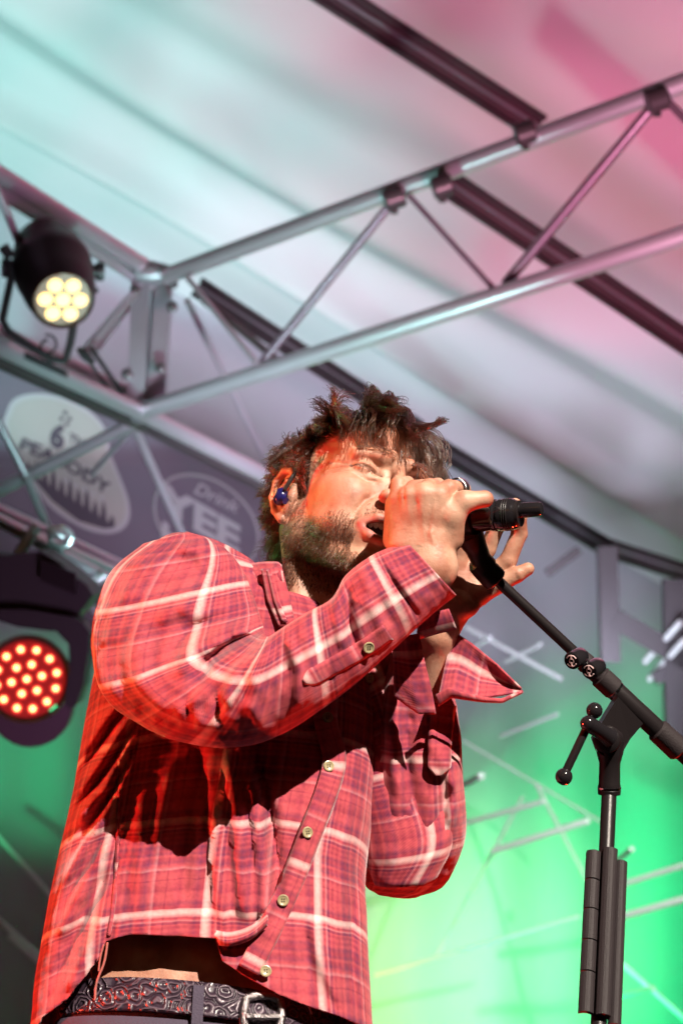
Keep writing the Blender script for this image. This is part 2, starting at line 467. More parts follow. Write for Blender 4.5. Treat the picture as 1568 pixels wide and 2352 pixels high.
def groove(V, N, poly, depth, wd, ys=1.0):
    """press a line into a sculpted surface (3-D polyline); negative depth raises it"""
    poly = np.asarray(poly, float) * [1, ys, 1]; best = np.full(len(V), 1e9); tt = np.zeros(len(V)); V0 = V; V = V * np.array([1, ys, 1])
    for i in range(len(poly) - 1):
        a, b = poly[i], poly[i + 1]; ab = b - a; t = np.clip((V - a) @ ab / (ab @ ab), 0, 1)
        d = np.linalg.norm(V - a - t[:, None] * ab, axis=1); m_ = d < best; best = np.where(m_, d, best); tt = np.where(m_, (i + t) / (len(poly) - 1), tt)
    return V0 - N * (depth * np.exp(-(best / wd) ** 2) * np.clip(np.minimum(tt, 1 - tt) * 5, .3, 1))[:, None]
# ------------------------------------------------------------------ the setting
def tube(name, pts, r, m='alu', parent=None, seg=14, org=None):
    b = MB()
    for i in range(len(pts) - 1): b.cyl(pts[i], pts[i + 1], r, seg=seg)
    return b.build(name, MT[m], parent, org=org)

floor = MB(); floor.box((0, 6, -.05), (12, 0, 0), (0, 12, 0), (0, 0, .05))
fo = floor.build('stage_floor', mat('stage_deck', (.03, .03, .032), .5, bump=.3, bscale=30), smooth=False); tag(fo, kind='structure')

# canvas roof: one sloping sheet with long pleats shaped to give its diagonal light streaks
MT['canvas'] = mat('white_tent_canvas', (.78, .76, .78), .75, bump=.25, bscale=25, var=.05, vscale=1.2)
def inv_d(px, py):
    return 1 / 9.6 + (px - 0) / 1568 * (1 / 8.8 - 1 / 9.6) + py / 1300 * (1 / 12.5 - 1 / 9.3)
nx_, ny_ = 260, 200
gx = np.linspace(-1300, 2900, nx_); ts = np.linspace(0, 1, ny_)
GX, TT = np.meshgrid(gx, ts, indexing='ij'); GY = (420 + .60 * GX) * TT + (-1500 - .1 * GX) * (1 - TT)
dd = 1 / inv_d(GX, GY)
pa, pb, pc = [P(x, y, 1 / inv_d(x, y)) for x, y in ((0, 0), (1568, 0), (0, 1300))]
nrm = np.cross(pb - pa, pc - pa); nrm /= np.linalg.norm(nrm)
if nrm @ fwd > 0: nrm = -nrm
V = CAM + ((GX - 784) / FPX * dd)[..., None] * cr - ((GY - 1176) / FPX * dd)[..., None] * cu + dd[..., None] * fwd
s_ = GY - .60 * GX
hgt = np.zeros_like(s_)
for c_, w_, a_ in ((245, 24, .15), (-60, 85, .24), (-330, 120, .12), (110, 70, -.10), (520, 50, .05), (720, 90, .06), (420, 30, .03), (-560, 90, .06), (60, 30, .02)):
    hgt += a_ * np.exp(-((s_ - c_ + 18 * np.sin(GX / 330 + c_)) / w_) ** 2)
hgt += .02 * np.sin(s_ / 47 + GX / 500) * np.sin(GX / 410 + 1)
V = V + hgt[..., None] * nrm
F = [(i * ny_ + j, (i + 1) * ny_ + j, (i + 1) * ny_ + j + 1, i * ny_ + j + 1) for i in range(nx_ - 1) for j in range(ny_ - 1)]
o = mk('canvas_roof', V.reshape(-1, 3), F, MT['canvas'])
tag(o, 'white canvas stage roof washed in mint and pink light, pleats shaped to give its light streaks', 'roof')
# canvas end wall hanging from the lower edge of the roof
edge = V[:, -1]; nz_ = 90; hh_ = np.linspace(0, 7.5, nz_)
WV = edge[:, None] - cu * hh_[None, :, None] + fwd * (.05 * np.sin(np.arange(nx_) / 5.0)[:, None] * np.clip(hh_, 0, 1)[None] + .03 * np.sin(np.arange(nx_) / 1.9 + 1)[:, None] * np.clip(hh_, 0, 1)[None])[..., None]
F = [(i * nz_ + j, i * nz_ + j + 1, (i + 1) * nz_ + j + 1, (i + 1) * nz_ + j) for i in range(nx_ - 1) for j in range(nz_ - 1)]
o = mk('canvas_wall', WV.reshape(-1, 3), F, mat('grey_canvas', (.52, .50, .54), .85, bump=.2, bscale=12, var=.12, vscale=.7))
tag(o, 'grey canvas end wall hanging under the roof behind the smoke', 'wall')

# rafters under the canvas: dark I-section beams with a light lip
def rafter(a, b_, da, db, hw, label):
    A, B = P(*a, da), P(*b_, db); ax = (B - A) / np.linalg.norm(B - A)
    v = (A + B) / 2 - CAM; v /= np.linalg.norm(v); sd = np.cross(ax, v); sd /= np.linalg.norm(sd)
    if sd @ cu < 0: sd = -sd
    root = empty('roof_rafter', (A + B) / 2, label, 'rafter', 'rafters under the canvas roof')
    L = np.linalg.norm(B - A) / 2; c_ = (A + B) / 2
    q = MB(); q.box(c_, ax * L, sd * hw, v * .05); q.build('web', MT['beam'], root, smooth=False)
    q = MB(); q.lathe(A - sd * hw * .75 - v * .055, B - sd * hw * .75 - v * .055, [(0, hw * .25), (1, hw * .25)], 10)
    q.build('flange', MT['beam'], root)
    q = MB(); q.lathe(A + sd * hw * .75 - v * .055, B + sd * hw * .75 - v * .055, [(0, hw * .22), (1, hw * .22)], 10)
    q.build('flange', MT['beam'], root)
    q = MB(); q.lathe(A + sd * hw * .1 - v * .06, B + sd * hw * .1 - v * .06, [(0, hw * .12), (1, hw * .12)], 8)
    q.build('keder_rail', MT['alud'], root)
    return root
rafter((640, -90), (1235, 292), 6.9, 7.6, .055, 'dark rafter at the top of the picture meeting the front truss')
rafter((1025, 418), (1640, 830), 7.6, 8.4, .055, 'dark rafter passing behind the front truss at the right edge')
rafter((455, 660), (960, 985), 8.2, 9.4, .045, 'dark rafter running from the truss corner down behind the hair')
rafter((1000, 1025), (1400, 1262), 9.6, 10.4, .05, 'dark rafter in the haze behind the microphone')
rafter((1395, 1258), (1680, 1350), 10.4, 10.2, .05, 'dark eave beam in the haze at the right edge')

# smoke lit by the rear lamps
sm = bpy.data.materials.new('stage_smoke'); sm.use_nodes = True; n = sm.node_tree.nodes; L = sm.node_tree.links
n.remove(n['Principled BSDF']); vol = n.new('ShaderNodeVolumePrincipled'); L.new(vol.outputs[0], n['Material Output'].inputs['Volume'])
vol.inputs['Color'].default_value = (.9, .9, .9, 1); vol.inputs['Anisotropy'].default_value = .2
tc = n.new('ShaderNodeTexCoord'); t = n.new('ShaderNodeTexNoise'); t.inputs['Scale'].default_value = .9; t.inputs['Detail'].default_value = 3; t.inputs['Roughness'].default_value = .5
t.inputs['Distortion'].default_value = .6
L.new(tc.outputs['Object'], t.inputs['Vector'])
mr = n.new('ShaderNodeMapRange'); mr.inputs['From Min'].default_value = .35; mr.inputs['From Max'].default_value = .7
mr.inputs['To Min'].default_value = .05; mr.inputs['To Max'].default_value = .42
L.new(t.outputs[0], mr.inputs['Value']); sz = n.new('ShaderNodeSeparateXYZ'); L.new(tc.outputs['Object'], sz.inputs[0])
fz = n.new('ShaderNodeMapRange'); fz.inputs['From Min'].default_value = 1.5; fz.inputs['From Max'].default_value = -.2; L.new(sz.outputs[2], fz.inputs['Value'])
dm = n.new('ShaderNodeMath'); dm.operation = 'MULTIPLY'; L.new(mr.outputs[0], dm.inputs[0]); L.new(fz.outputs[0], dm.inputs[1]); L.new(dm.outputs[0], vol.inputs['Density'])
b = MB(); b.box(P(784, 2020, 9.7), cr * 3.4, cu * 2.0, fwd * 1.1)
o = b.build('stage_smoke', None, smooth=False); o.data.materials.append(sm); tag(o, 'drifting stage smoke lit green behind the singer', 'smoke', kind='stuff')

# far truss frames seen through the smoke
def lat(name, pts, r, label, group='far truss bars in the smoke'):
    b = MB(); b.cyl(pts[0], pts[1], r, seg=10)
    return tag(b.build(name, MT['alu']), label, 'truss bar', group)
# ------------------------------------------------------------------ trusses
def truss(label, chords, braces, rc=.025, rb=.013, post=None):
    c0 = np.mean([np.mean([P(*p) for p in c], 0) for c in chords], 0)
    root = empty('lighting_truss', c0, label, 'truss', 'stage trusses')
    for c in chords:
        q = MB(); pts = [P(*p) for p in c]
        q.path(pts, rc, 16); q.build('chord', MT['alu'], root)
    for c in braces:
        r = c[2] if len(c) > 2 else rb
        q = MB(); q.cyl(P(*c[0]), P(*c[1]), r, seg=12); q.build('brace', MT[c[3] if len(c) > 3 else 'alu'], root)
    return root
t1 = truss('bright aluminium front truss rising from the corner post to the right edge',
      [[(382, 634, 6.9), (1700, 141, 5.6), (3000, -345, 4.72)], [(322, 946, 6.9), (1700, 497, 5.6), (3000, 74, 4.75)]],
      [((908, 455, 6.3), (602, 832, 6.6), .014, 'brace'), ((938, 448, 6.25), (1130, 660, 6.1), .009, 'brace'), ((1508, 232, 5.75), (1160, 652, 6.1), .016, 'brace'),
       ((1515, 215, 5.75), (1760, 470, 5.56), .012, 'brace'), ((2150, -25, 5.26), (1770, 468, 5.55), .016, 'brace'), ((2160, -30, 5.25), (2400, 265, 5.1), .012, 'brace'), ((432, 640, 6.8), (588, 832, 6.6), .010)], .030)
# small clamps on the front truss
for (x, y, d) in ((1015, 428, 6.15), (1205, 305, 6.0), (905, 455, 6.3), (1508, 228, 5.75)):
    q = MB(); c_ = P(x, y, d - .02); q.lathe(c_ - cr * .03 - cu * .01, c_ + cr * .03 + cu * .01, [(0, .030), (.1, .036), (.9, .036), (1, .030)], 14)
    q.lathe(c_ - cu * .05, c_ - cu * .02, [(0, .012), (1, .012)], 8)
    q.build('clamp', MT['beam'], t1)
# corner post: two facing aluminium angles with lugs
pr = empty('corner_post', P(345, 770, 7.0), 'square aluminium corner post with bolt lugs where both trusses meet', 'post')
ptop, pbot = P(350, 628, 7.05), P(322, 945, 6.95); pax = pbot - ptop
for nm, dx0, dx1, w_, dz in (('front_plate', -30, -12, 36, 0), ('side_plate', 22, 28, 36, .05), ('rear_plate', -2, 8, 14, .12)):
    q = MB(); k = 7 / FPX
    a = ptop + cr * dx0 * k + fwd * dz; b_ = pbot + cr * dx1 * k + fwd * dz
    ax = (b_ - a); h_ = w_ * k / 2
    q.prism([a - cr * h_, a + cr * h_, b_ + cr * h_, b_ - cr * h_], fwd * .006 + cr * .0)
    q.prism([a + cr * (h_), a + cr * (h_) + fwd * .05, b_ + cr * h_ + fwd * .05, b_ + cr * h_], cr * .006)
    q.build(nm, MT['alud'], pr, smooth=False)
for (x, y) in ((395, 703), (310, 665), (368, 845), (290, 858), (395, 650)):
    q = MB(); c_ = P(x, y, 6.93); q.lathe(c_, c_ + fwd * .05, [(0, .006), (.1, .018), (.5, .020), (1, .012)], 12); q.build('bolt', MT['beam'], pr)
for e_ in ((350, 628), (322, 945)):
    q = MB(); c_ = P(*e_, 6.95); q.lathe(c_ - cr * .06, c_ + cr * .06, [(0, .03), (.5, .045), (1, .03)], 14); q.build('node', MT['alud'], pr)

t2 = truss('purple-grey side truss running from the left edge down behind the singer',
      [[(-900, -170, 4.97), (-160, 300, 6.0), (350, 624, 7.0)], [(-900, -126, 5.06), (-160, 335, 6.1), (345, 650, 7.1)], [(-900, 377, 4.83), (-160, 722, 5.9), (325, 948, 6.9), (720, 1150, 7.7)], [(-900, 343, 5.28), (-160, 690, 6.3), (320, 915, 7.2)],
       [(-160, 1105, 6.2), (330, 1330, 7.1)]],
      [((-8, 430, 6.2), (95, 680, 6.5)), ((-20, 415, 6.2), (-330, 610, 5.7)), ((-700, -30, 5.2), (-340, 600, 5.65)), ((310, 672, 6.95), (196, 806, 6.8), .016), ((300, 700, 7.2), (215, 812, 7.0), .011), ((210, 800, 6.6), (300, 930, 6.9), .008, 'black'),
       ((430, 690, 7.3), (620, 1075, 8.0), .012), ((300, 960, 7.0), (420, 1230, 7.6), .014), ((300, 975, 7.0), (-20, 1135, 6.6), .022, 'alud'),
       ((60, 1090, 6.6), (115, 1225, 6.8), .014), ((-40, 900, 6.5), (60, 1090, 6.6), .014, 'alud'), ((330, 955, 6.95), (210, 1090, 7.2), .010, 'alud'),
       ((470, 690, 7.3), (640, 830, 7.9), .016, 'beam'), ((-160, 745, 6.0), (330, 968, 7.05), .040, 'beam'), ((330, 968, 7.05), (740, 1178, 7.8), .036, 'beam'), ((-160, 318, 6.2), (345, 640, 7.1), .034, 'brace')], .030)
t3 = truss('lower truss with a red lit edge behind the moving head lamp',
      [[(-100, 1150, 5.9), (330, 1345, 6.6)], [(-60, 1165, 5.8), (250, 1330, 6.4)]],
      [((-20, 1370, 5.9), (85, 1210, 6.0), .018), ((118, 1285, 6.1), (155, 1340, 6.2), .012), ((165, 1300, 6.2), (225, 1420, 6.3), .012), ((200, 1345, 6.3), (245, 1320, 6.3), .018)], .02)
q = MB(); q.path([P(195, 800, 6.5), P(205, 830, 6.5), P(240, 880, 6.7), P(300, 950, 6.85)], .006, 8, 6)
tag(q.build('power_cable', MT['black']), 'thin black cable dropping from the warm lamp along the truss', 'cable')
# hanging clamp rings and knots of cable on the lower truss
hk = empty('truss_clamp', P(140, 1240, 6.0), 'shiny clamp ring above the moving head lamp', 'clamp')
q = MB(); q.path([P(140 + 24 * math.cos(a), 1235 + 22 * math.sin(a), 5.95) for a in np.linspace(0, 2 * math.pi, 17)], .010, 8); q.build('ring', MT['alu'], hk)
q = MB(); q.lathe(P(110, 1215, 5.9), P(150, 1235, 5.9), [(0, .010), (.2, .018), (.8, .018), (1, .010)], 10); q.build('bolt', MT['alu'], hk)

# far trusses in the smoke
far = [((1130, 1955), (1350, 1885), 12.2, .012), ((1060, 1805), (1105, 1782), 12, .013), ((1400, 2040), (1640, 1965), 12.3, .011), ((1410, 2110), (1640, 2045), 12.0, .013),
       ((860, 2240), (1330, 2105), 12.8, .008), ((1070, 1890), (1250, 1840), 12.6, .010), ((1400, 1990), (1450, 1950), 12.5, .010), ((1410, 2290), (1500, 2270), 12.3, .009),
       ((1000, 2200), (1200, 1830), 13.0, .006), ((1230, 1800), (1420, 2160), 13.0, .007), ((1400, 2190), (1640, 2400), 12.8, .010), ((1060, 1700), (1400, 1900), 13.2, .005),
       ((1160, 1520), (1240, 1480), 12.9, .009), ((1070, 1440), (1290, 1560), 12.9, .009), ((1150, 1690), (1280, 1640), 13.1, .008), ((1480, 1520), (1560, 1430), 12.2, .012),
       ((1490, 1560), (1570, 1470), 12.2, .012), ((1060, 1500), (1125, 1465), 12.6, .010), ((-40, 2080), (240, 2330), 12.6, .012), ((-40, 1880), (120, 2060), 12.6, .010), ((20, 2150), (330, 2420), 12.4, .010)]
far += []
far_bars = []
for i, (a, b_, d, r) in enumerate(far):
    q = MB(); q.cyl(P(*a, d * .79), P(*b_, d * .79 - .3), r * 1.25, seg=10)
    far_bars.append((q.build('truss_bar', MT['pale']), a, b_))
FAR_LABELS = ['bright pale bar in the smoke midway between the sleeve elbow and the stand pole', 'short bright stub of bar against the right edge of the left sleeve', 'pale bar crossing behind the slotted holder near the right edge, upper of the two', 'pale bar leaving the picture right of the slotted holder, lower of the two', 'long faint bar sloping behind the hip level toward the slotted holder', 'faint short bar just right of the sleeve elbow, above the brightest bar', 'short faint bar right of the pole just above the slotted holder', 'short faint bar right of the foot of the slotted holder', 'very thin steep bar from below the sleeve elbow up to the right', 'very thin steep bar running down right toward the slotted holder', 'pale bar dropping to the lower right corner of the picture', 'hair-thin long bar falling right from the left sleeve toward the stand', 'short pale bar below the open cuff, left of the lever ball', 'pale bar falling right from the left palm toward the two knobs', 'short faint bar left of the lever, below the boom', 'short pale bar above the boom tube near the rear gantry', 'short pale bar below its twin near the rear gantry', 'short pale bar just under the left wrist', 'pale bar left of the shirt back falling to the right, middle one of three', 'pale bar under the moving head lamp at the left edge, topmost of three', 'pale bar left of the shirt back, lowest of three']
for (o, a, b_), lab in zip(far_bars, FAR_LABELS): tag(o, lab, 'truss bar', 'pale truss bars in the smoke')
# dark post and rails at the right edge
bp = empty('rear_gantry', P(1400, 1400, 9.5), 'dark rear gantry post with rails at the right edge behind the boom', 'gantry')
for a, b_, hw, nm in (((1392, 1255), (1400, 1520), .045, 'post'), ((1410, 1420), (1600, 1530), .05, 'rail'), ((1255, 1318), (1330, 1262), .02, 'rail'), ((1500, 1560), (1600, 1500), .03, 'rail'), ((1545, 1330), (1550, 1700), .05, 'post')):
    A, B = P(*a, 9.5), P(*b_, 9.5); q = MB(); ax = (B - A) / 2; sd = np.cross(ax, fwd); sd /= np.linalg.norm(sd)
    q.box((A + B) / 2, ax, sd * hw, fwd * hw); q.build(nm, MT['beam'], bp, smooth=False)

# ------------------------------------------------------------------ sponsor banner with its two emblems
BD = 9.3
def B_(px, py, off=0): return P(px, py, BD - off)
MT['banner'] = mat('grey_banner', (.155, .12, .155), .8, bump=.15, bscale=20, var=.12, vscale=2)
MT['cream'] = mat('cream_print', (.38, .34, .32), .8, var=.08, vscale=3)
MT['cream2'] = mat('grey_print', (.42, .38, .40), .8)
MT['ink'] = mat('dark_print', (.075, .055, .075), .8)
ban = empty('sponsor_banner', B_(300, 1150), 'long grey mesh banner with two round sponsor emblems behind the side truss', 'banner')
q = MB(); q.prism([B_(x, y) for x, y in ((-300, 650), (700, 1130), (760, 1700), (150, 1420), (-300, 1230))], fwd * .01)
q.build('cloth', MT['banner'], ban, smooth=False)
def flat(poly, off, m_, name, parent, close=True):
    q = MB(); pts = catmull(list(poly) + [poly[0]], 6)[:-1] if close else np.array(poly, float)
    q.prism([B_(x, y, off) for x, y in pts], fwd * .002); return q.build(name, MT[m_], parent, smooth=False)
lo = [(8, 965), (35, 915), (105, 904), (185, 930), (238, 978), (258, 1050), (296, 1150), (292, 1205), (250, 1226), (185, 1210), (110, 1158), (62, 1085), (20, 1015)]
cen = np.mean(lo, 0)
e1 = flat(lo, .012, 'cream2', 'round_emblem', ban)
flat([tuple(cen + (np.array(p) - cen) * .93) for p in lo], .018, 'cream', 'emblem_face', e1)
# tree line across the lower part
tl = [(62, 1082)]
x0, y0, x1, y1 = 66, 1086, 258, 1206; nT = 11
for i in range(nT):
    t = i / (nT - 1); bx, by = x0 + (x1 - x0) * t, y0 + (y1 - y0) * t; hh = [26, 44, 30, 50, 36, 52, 40, 54, 34, 46, 24][i]
    tl += [(bx - 8, by - 4), (bx - 5, by - hh * .6), (bx - 1, by - hh), (bx + 4, by - hh * .55), (bx + 6, by - 2)]
tl += [(262, 1212), (240, 1214), (180, 1196), (120, 1150)]
flat(tl, .022, 'ink', 'tree_line', e1, close=False)
def text(s_, org, ex, ey, m_, parent, off=.024, arc=0, bold=0, shear=0, name='lettering'):
    """letters laid on the banner; ex, ey = frame vectors of one em along and up"""
    cu_ = bpy.data.curves.new('t', 'FONT'); cu_.body = s_; cu_.size = 1; cu_.align_x = 'CENTER'; cu_.offset = bold; cu_.extrude = 0; cu_.shear = shear; cu_.resolution_u = 3
    ob = bpy.data.objects.new('t', cu_); C.objects.link(ob); dg = bpy.context.evaluated_depsgraph_get(); me = ob.evaluated_get(dg).to_mesh()
    v = np.array([tuple(q.co) for q in me.vertices]); f = [tuple(p.vertices) for p in me.polygons]
    ob.evaluated_get(dg).to_mesh_clear(); bpy.data.objects.remove(ob); bpy.data.curves.remove(cu_)
    y = v[:, 1] - arc * v[:, 0] ** 2
    px = org[0] + v[:, 0] * ex[0] + y * ey[0]; py = org[1] + v[:, 0] * ex[1] + y * ey[1]
    W_ = np.array([B_(a, b2, off) for a, b2 in zip(px, py)])
    return mk(name, W_, f, MT[m_], parent, smooth=False)
text('PEABODY', (146, 1076), (46, 24), (12, -37), 'ink', e1, arc=.04, bold=.03)
text('6', (128, 1026), (62, 28), (14, -70), 'ink', e1, bold=.05)
text('TH', (174, 1020), (26, 12), (6, -26), 'ink', e1, bold=.03)
for (x, y) in ((150, 948), (142, 962), (160, 962), (154, 974)):
    flat([(x + 5 * math.cos(a), y + 5 * math.sin(a)) for a in np.linspace(0, 5.3, 6)], .024, 'ink', 'dot', e1)
for i in range(5):   # small line of ornaments under the name
    flat([(150 + i * 20, 1100 + i * 10), (158 + i * 20, 1102 + i * 10), (160 + i * 20, 1108 + i * 10), (150 + i * 20, 1106 + i * 10)], .024, 'cream2', 'ornament', e1)
# second emblem: thin ring with script word above large block letters
q = MB(); ring = [B_(472 + 118 * math.cos(a), 1192 + 100 * math.sin(a), .02) + 0 for a in np.linspace(0, 2 * math.pi, 49)]
ring = [B_(474 + 118 * math.cos(a) + 18 * math.sin(a), 1200 + 108 * math.sin(a) + 20 * math.cos(a), .02) for a in np.linspace(0, 2 * math.pi, 49)]
q.path(ring, .007, 6); e2 = q.build('ring_emblem', MT['cream2'], ban)
text('Drink', (492, 1154), (42, 20), (10, -38), 'cream2', e2, shear=.25, bold=.012)
text('YEE', (462, 1222), (108, 62), (4, -88), 'cream2', e2, bold=.045)
text('HAW', (470, 1296), (84, 48), (4, -60), 'cream2', e2, bold=.045)

# ------------------------------------------------------------------ lamps on the truss
MT['warm'] = mat('warm_led', (.1, .08, .05), emit=(1, .72, .26), es=2.6)
MT['warmlens'] = mat('warm_lens', (.05, .03, .02), .4, emit=(1, .33, .04), es=.16)
MT['redled'] = mat('red_led', (.2, .05, .03), emit=(1, .42, .14), es=6)
MT['redhalo'] = mat('red_led_halo', (.4, .02, .02), emit=(1, .05, .03), es=1.1)  # red glow around each led, put into an emissive colour
MT['redlens'] = mat('red_lens_plate', (.12, .004, .006), .3, emit=(1, .03, .02), es=.25)
MT['greenled'] = mat('green_indicator', (0, .8, .3), emit=(.02, 1, .35), es=2)
pl = empty('par_lamp', P(120, 800, 6.2), 'round black par lamp glowing warm white on the side truss', 'lamp')
a0, a1 = P(100, 552, 6.50), P(146, 692, 6.12)
k = 6.25 / FPX
q = MB(); q.lathe(a0, a1, [(0, .012), (.015, .07), (.10, .098), (.3, .118), (.42, .122), (.44, .126), (.56, .126), (.58, .122), (.8, .114), (.97, .100), (1, .094), (.96, .088), (.93, .086)], 40, cap=True)
q.build('housing', MT['black'], pl)
ax_ = (a1 - a0) / np.linalg.norm(a1 - a0)
e_u = np.cross(ax_, cu); e_u /= np.linalg.norm(e_u); e_v = np.cross(ax_, e_u)
q = MB(); cL = a0 + (a1 - a0) * .965; q.lathe(cL, cL + ax_ * .004, [(0, .086), (1, .086)], 40); lens = q.build('lens', MT['warmlens'], pl)
for i in range(7):
    r = 0 if i == 0 else .054; a = i * math.pi / 3
    c_ = cL + ax_ * .006 + e_u * r * math.cos(a) + e_v * r * math.sin(a)
    q = MB(); q.lathe(c_, c_ + ax_ * .006, [(0, .0235), (1, .018)], 20); q.build('led', MT['warm'], lens)
for s0 in (1, -1):
    q = MB(); c_ = a0 + (a1 - a0) * .5 + e_u * .13 * s0; q.lathe(c_ - e_u * s0 * .02, c_ + e_u * s0 * .03, [(0, .02), (.5, .022), (.6, .03), (1, .03)], 14); q.build('tilt_knob', MT['black'], pl)
q = MB(); q.path([P(20, 600, 6.25), P(26, 640, 6.22), P(6, 735, 6.2), P(20, 762, 6.2), P(60, 790, 6.2), P(120, 826, 6.2), P(150, 828, 6.2), P(162, 790, 6.2), P(170, 745, 6.2)], .013, 10)
q.build('yoke', MT['black'], pl)
q = MB(); q.path([P(112 + 18 * math.cos(t), 790 + 18 * math.sin(t) + t * 2, 6.18) for t in np.linspace(-2, 4.6, 20)], .004, 6); q.build('cable_loop', MT['black'], pl)
q = MB(); q.box(P(80, 826, 6.3), cr * .10 - cu * .045, cu * .012, fwd * .04); q.lathe(P(180, 800, 6.2), P(215, 835, 6.2), [(0, .008), (.4, .016), (1, .010)], 10); q.build('clamp', MT['black'], pl)
q = MB(); q.lathe(P(214, 664, 6.2), P(226, 670, 6.2), [(0, .014), (1, .006)], 10); q.build('latch', MT['black'], pl)
q = MB(); q.lathe(P(8, 566, 6.2), P(24, 590, 6.2), [(0, .018), (1, .018)], 10); q.build('bracket', MT['black'], pl)

ml = empty('moving_head_lamp', P(60, 1300, 5.6), 'large black moving head lamp with glowing red led face at the left edge', 'lamp')
f0, f1 = P(72, 1552, 5.95), P(62, 1560, 5.6)
fx = (f1 - f0) / np.linalg.norm(f1 - f0)
q = MB(); q.lathe(f0, f1, [(0, .02), (.05, .10), (.5, .122), (.9, .126), (1, .122), (.97, .112), (.95, .108)], 44); q.build('housing', MT['black'], ml)
gu = np.cross(fx, cu); gu /= np.linalg.norm(gu); gv = np.cross(fx, gu)
cF = f0 + (f1 - f0) * .97; q = MB(); q.lathe(cF, cF + fx * .004, [(0, .109), (1, .109)], 44); face = q.build('lens_plate', MT['redlens'], ml)
for ringn, rr in ((1, 0), (6, .043), (12, .085)):
    for i in range(ringn):
        a = 2 * math.pi * i / ringn + .2; c_ = cF + fx * .004 + gu * rr * math.cos(a) + gv * rr * math.sin(a)
        q = MB(); q.lathe(c_, c_ + fx * .003, [(0, .0155), (1, .0150)], 16); q.build('led_halo', MT['redhalo'], face)  # disc added for the halo of light around the led
        q = MB(); q.lathe(c_ + fx * .003, c_ + fx * .010, [(0, .0085), (1, .006)], 14); q.build('led', MT['redled'], face)
def blk(pts, d, th, name, m_='black'):
    q = MB(); q.prism([P(x, y, d) for x, y in pts], fwd * th); return q.build(name, MT[m_], ml, smooth=False)
blk([(-80, 1270), (20, 1275), (95, 1265), (140, 1295), (200, 1345), (214, 1368), (190, 1400), (165, 1425), (120, 1450), (40, 1440), (-80, 1400)], 5.62, .25, 'base')
blk([(-80, 1400), (60, 1400), (170, 1418), (190, 1430), (206, 1452), (204, 1490), (190, 1580), (176, 1620), (160, 1630), (148, 1615), (160, 1540), (158, 1480), (130, 1450), (60, 1440), (0, 1425), (-80, 1435)], 5.58, .14, 'yoke')
q = MB(); q.box(P(135, 1325, 5.6), cr * .05 - cu * .02, cu * .03, fwd * .01); q.build('panel', MT['blackm'], ml, smooth=False)
q = MB(); q.lathe(P(115, 1632, 5.62), P(130, 1620, 5.62), [(0, .006), (1, .006)], 10); q.build('indicator', MT['greenled'], ml)
q = MB(); q.lathe(P(90, 1600, 5.9), P(70, 1622, 5.72), [(0, .1), (.6, .122), (1, .12)], 30); q.build('rear_shell', mat('grey_shell', (.06, .03, .045), .5), ml)
# ------------------------------------------------------------------ the singer: one body mesh (head, hands, trunk, legs)
HO = np.array([804.6, 1205.0, 0.0])
HR, HF, HU = np.array([-.859, -.394, -.327]), np.array([.469, -.3515, -.810]), np.array([.204, -.849, .487])   # model axes (y down, z away)
MM = .001 / S
def H(v):
    v = np.asarray(v, float)
    return HO + MM * (v[..., 0:1] * HR + v[..., 1:2] * HF + v[..., 2:3] * HU)

sk = Sculpt((-100, -125, -190), (100, 150, 150), 1.35)
sk.ell((0, -10, 44), (76, 97, 84), 1)
sk.ell((0, 42, 8), (61, 50, 74), 14)
sk.ell((0, 22, -16), (61, 56, 60), 16)
for s in (-1, 1): sk.ell((s * 40, 48, -40), (18, 30, 26), 16)
for s in (-1, 1):
    sk.ell((s * 45, 57, -1), (19, 27, 15), 18)
    sk.cone((s * 55, 8, -46), (s * 20, 78, -86), 14, 11, 14)
    sk.cone((s * 57, 2, -14), (s * 56, 8, -46), 13, 13, 14)
    sk.ell((s * 35, 71, -14), (15, 17, 17), 16)              # raised cheek of the squint
    sk.cone((s * 10, 94, 39), (s * 42, 78, 37), 8.5, 7, 9)   # brow
    sk.ell((s * 32, 86, 19), (14, 12, 9), 9, 'sub')          # socket
    sk.ell((s * 31, 78, 21), (14, 12, 11), 3)                # closed lid
    sk.cone((s * 20, 88, 10), (s * 46, 74, 12), 4, 4, 5)     # pouch below the eye
sk.ell((0, 74, -44), (33, 29, 36), 14)
sk.ell((0, 84, -86), (20, 14, 13), 10)
sk.cone((0, 96, 26), (0, 113, -10), 6.5, 9, 7)
sk.ell((0, 112, -12), (9.5, 9, 8.5), 5)
for s in (-1, 1):
    sk.ell((s * 12, 106, -14), (8, 10, 7.5), 4)
    sk.ell((s * 7, 110, -21), (4, 6, 4), 2, 'sub')
# open mouth with lips
sk.ell((0, 96, -51), (24, 26, 10.5), 4, 'sub')
sk.chain([(-26, 90, -46), (-14, 101, -38), (0, 105, -36.5), (14, 101, -38), (26, 90, -46)], [2, 3.8, 4.0, 3.8, 2], 4)
sk.chain([(-26, 88, -48), (-17, 95, -58), (0, 99, -63), (17, 95, -58), (26, 88, -48)], [1.8, 3.8, 5, 3.8, 1.8], 5)
# neck
sk.cone((0, -18, -40), (0, -38, -200), 50, 60, 16)
for s in (-1, 1): sk.cone((s * 60, -12, -30), (s * 18, 22, -190), 13, 13, 10)
sk.ell((0, 28, -112), (12, 12, 16), 9)
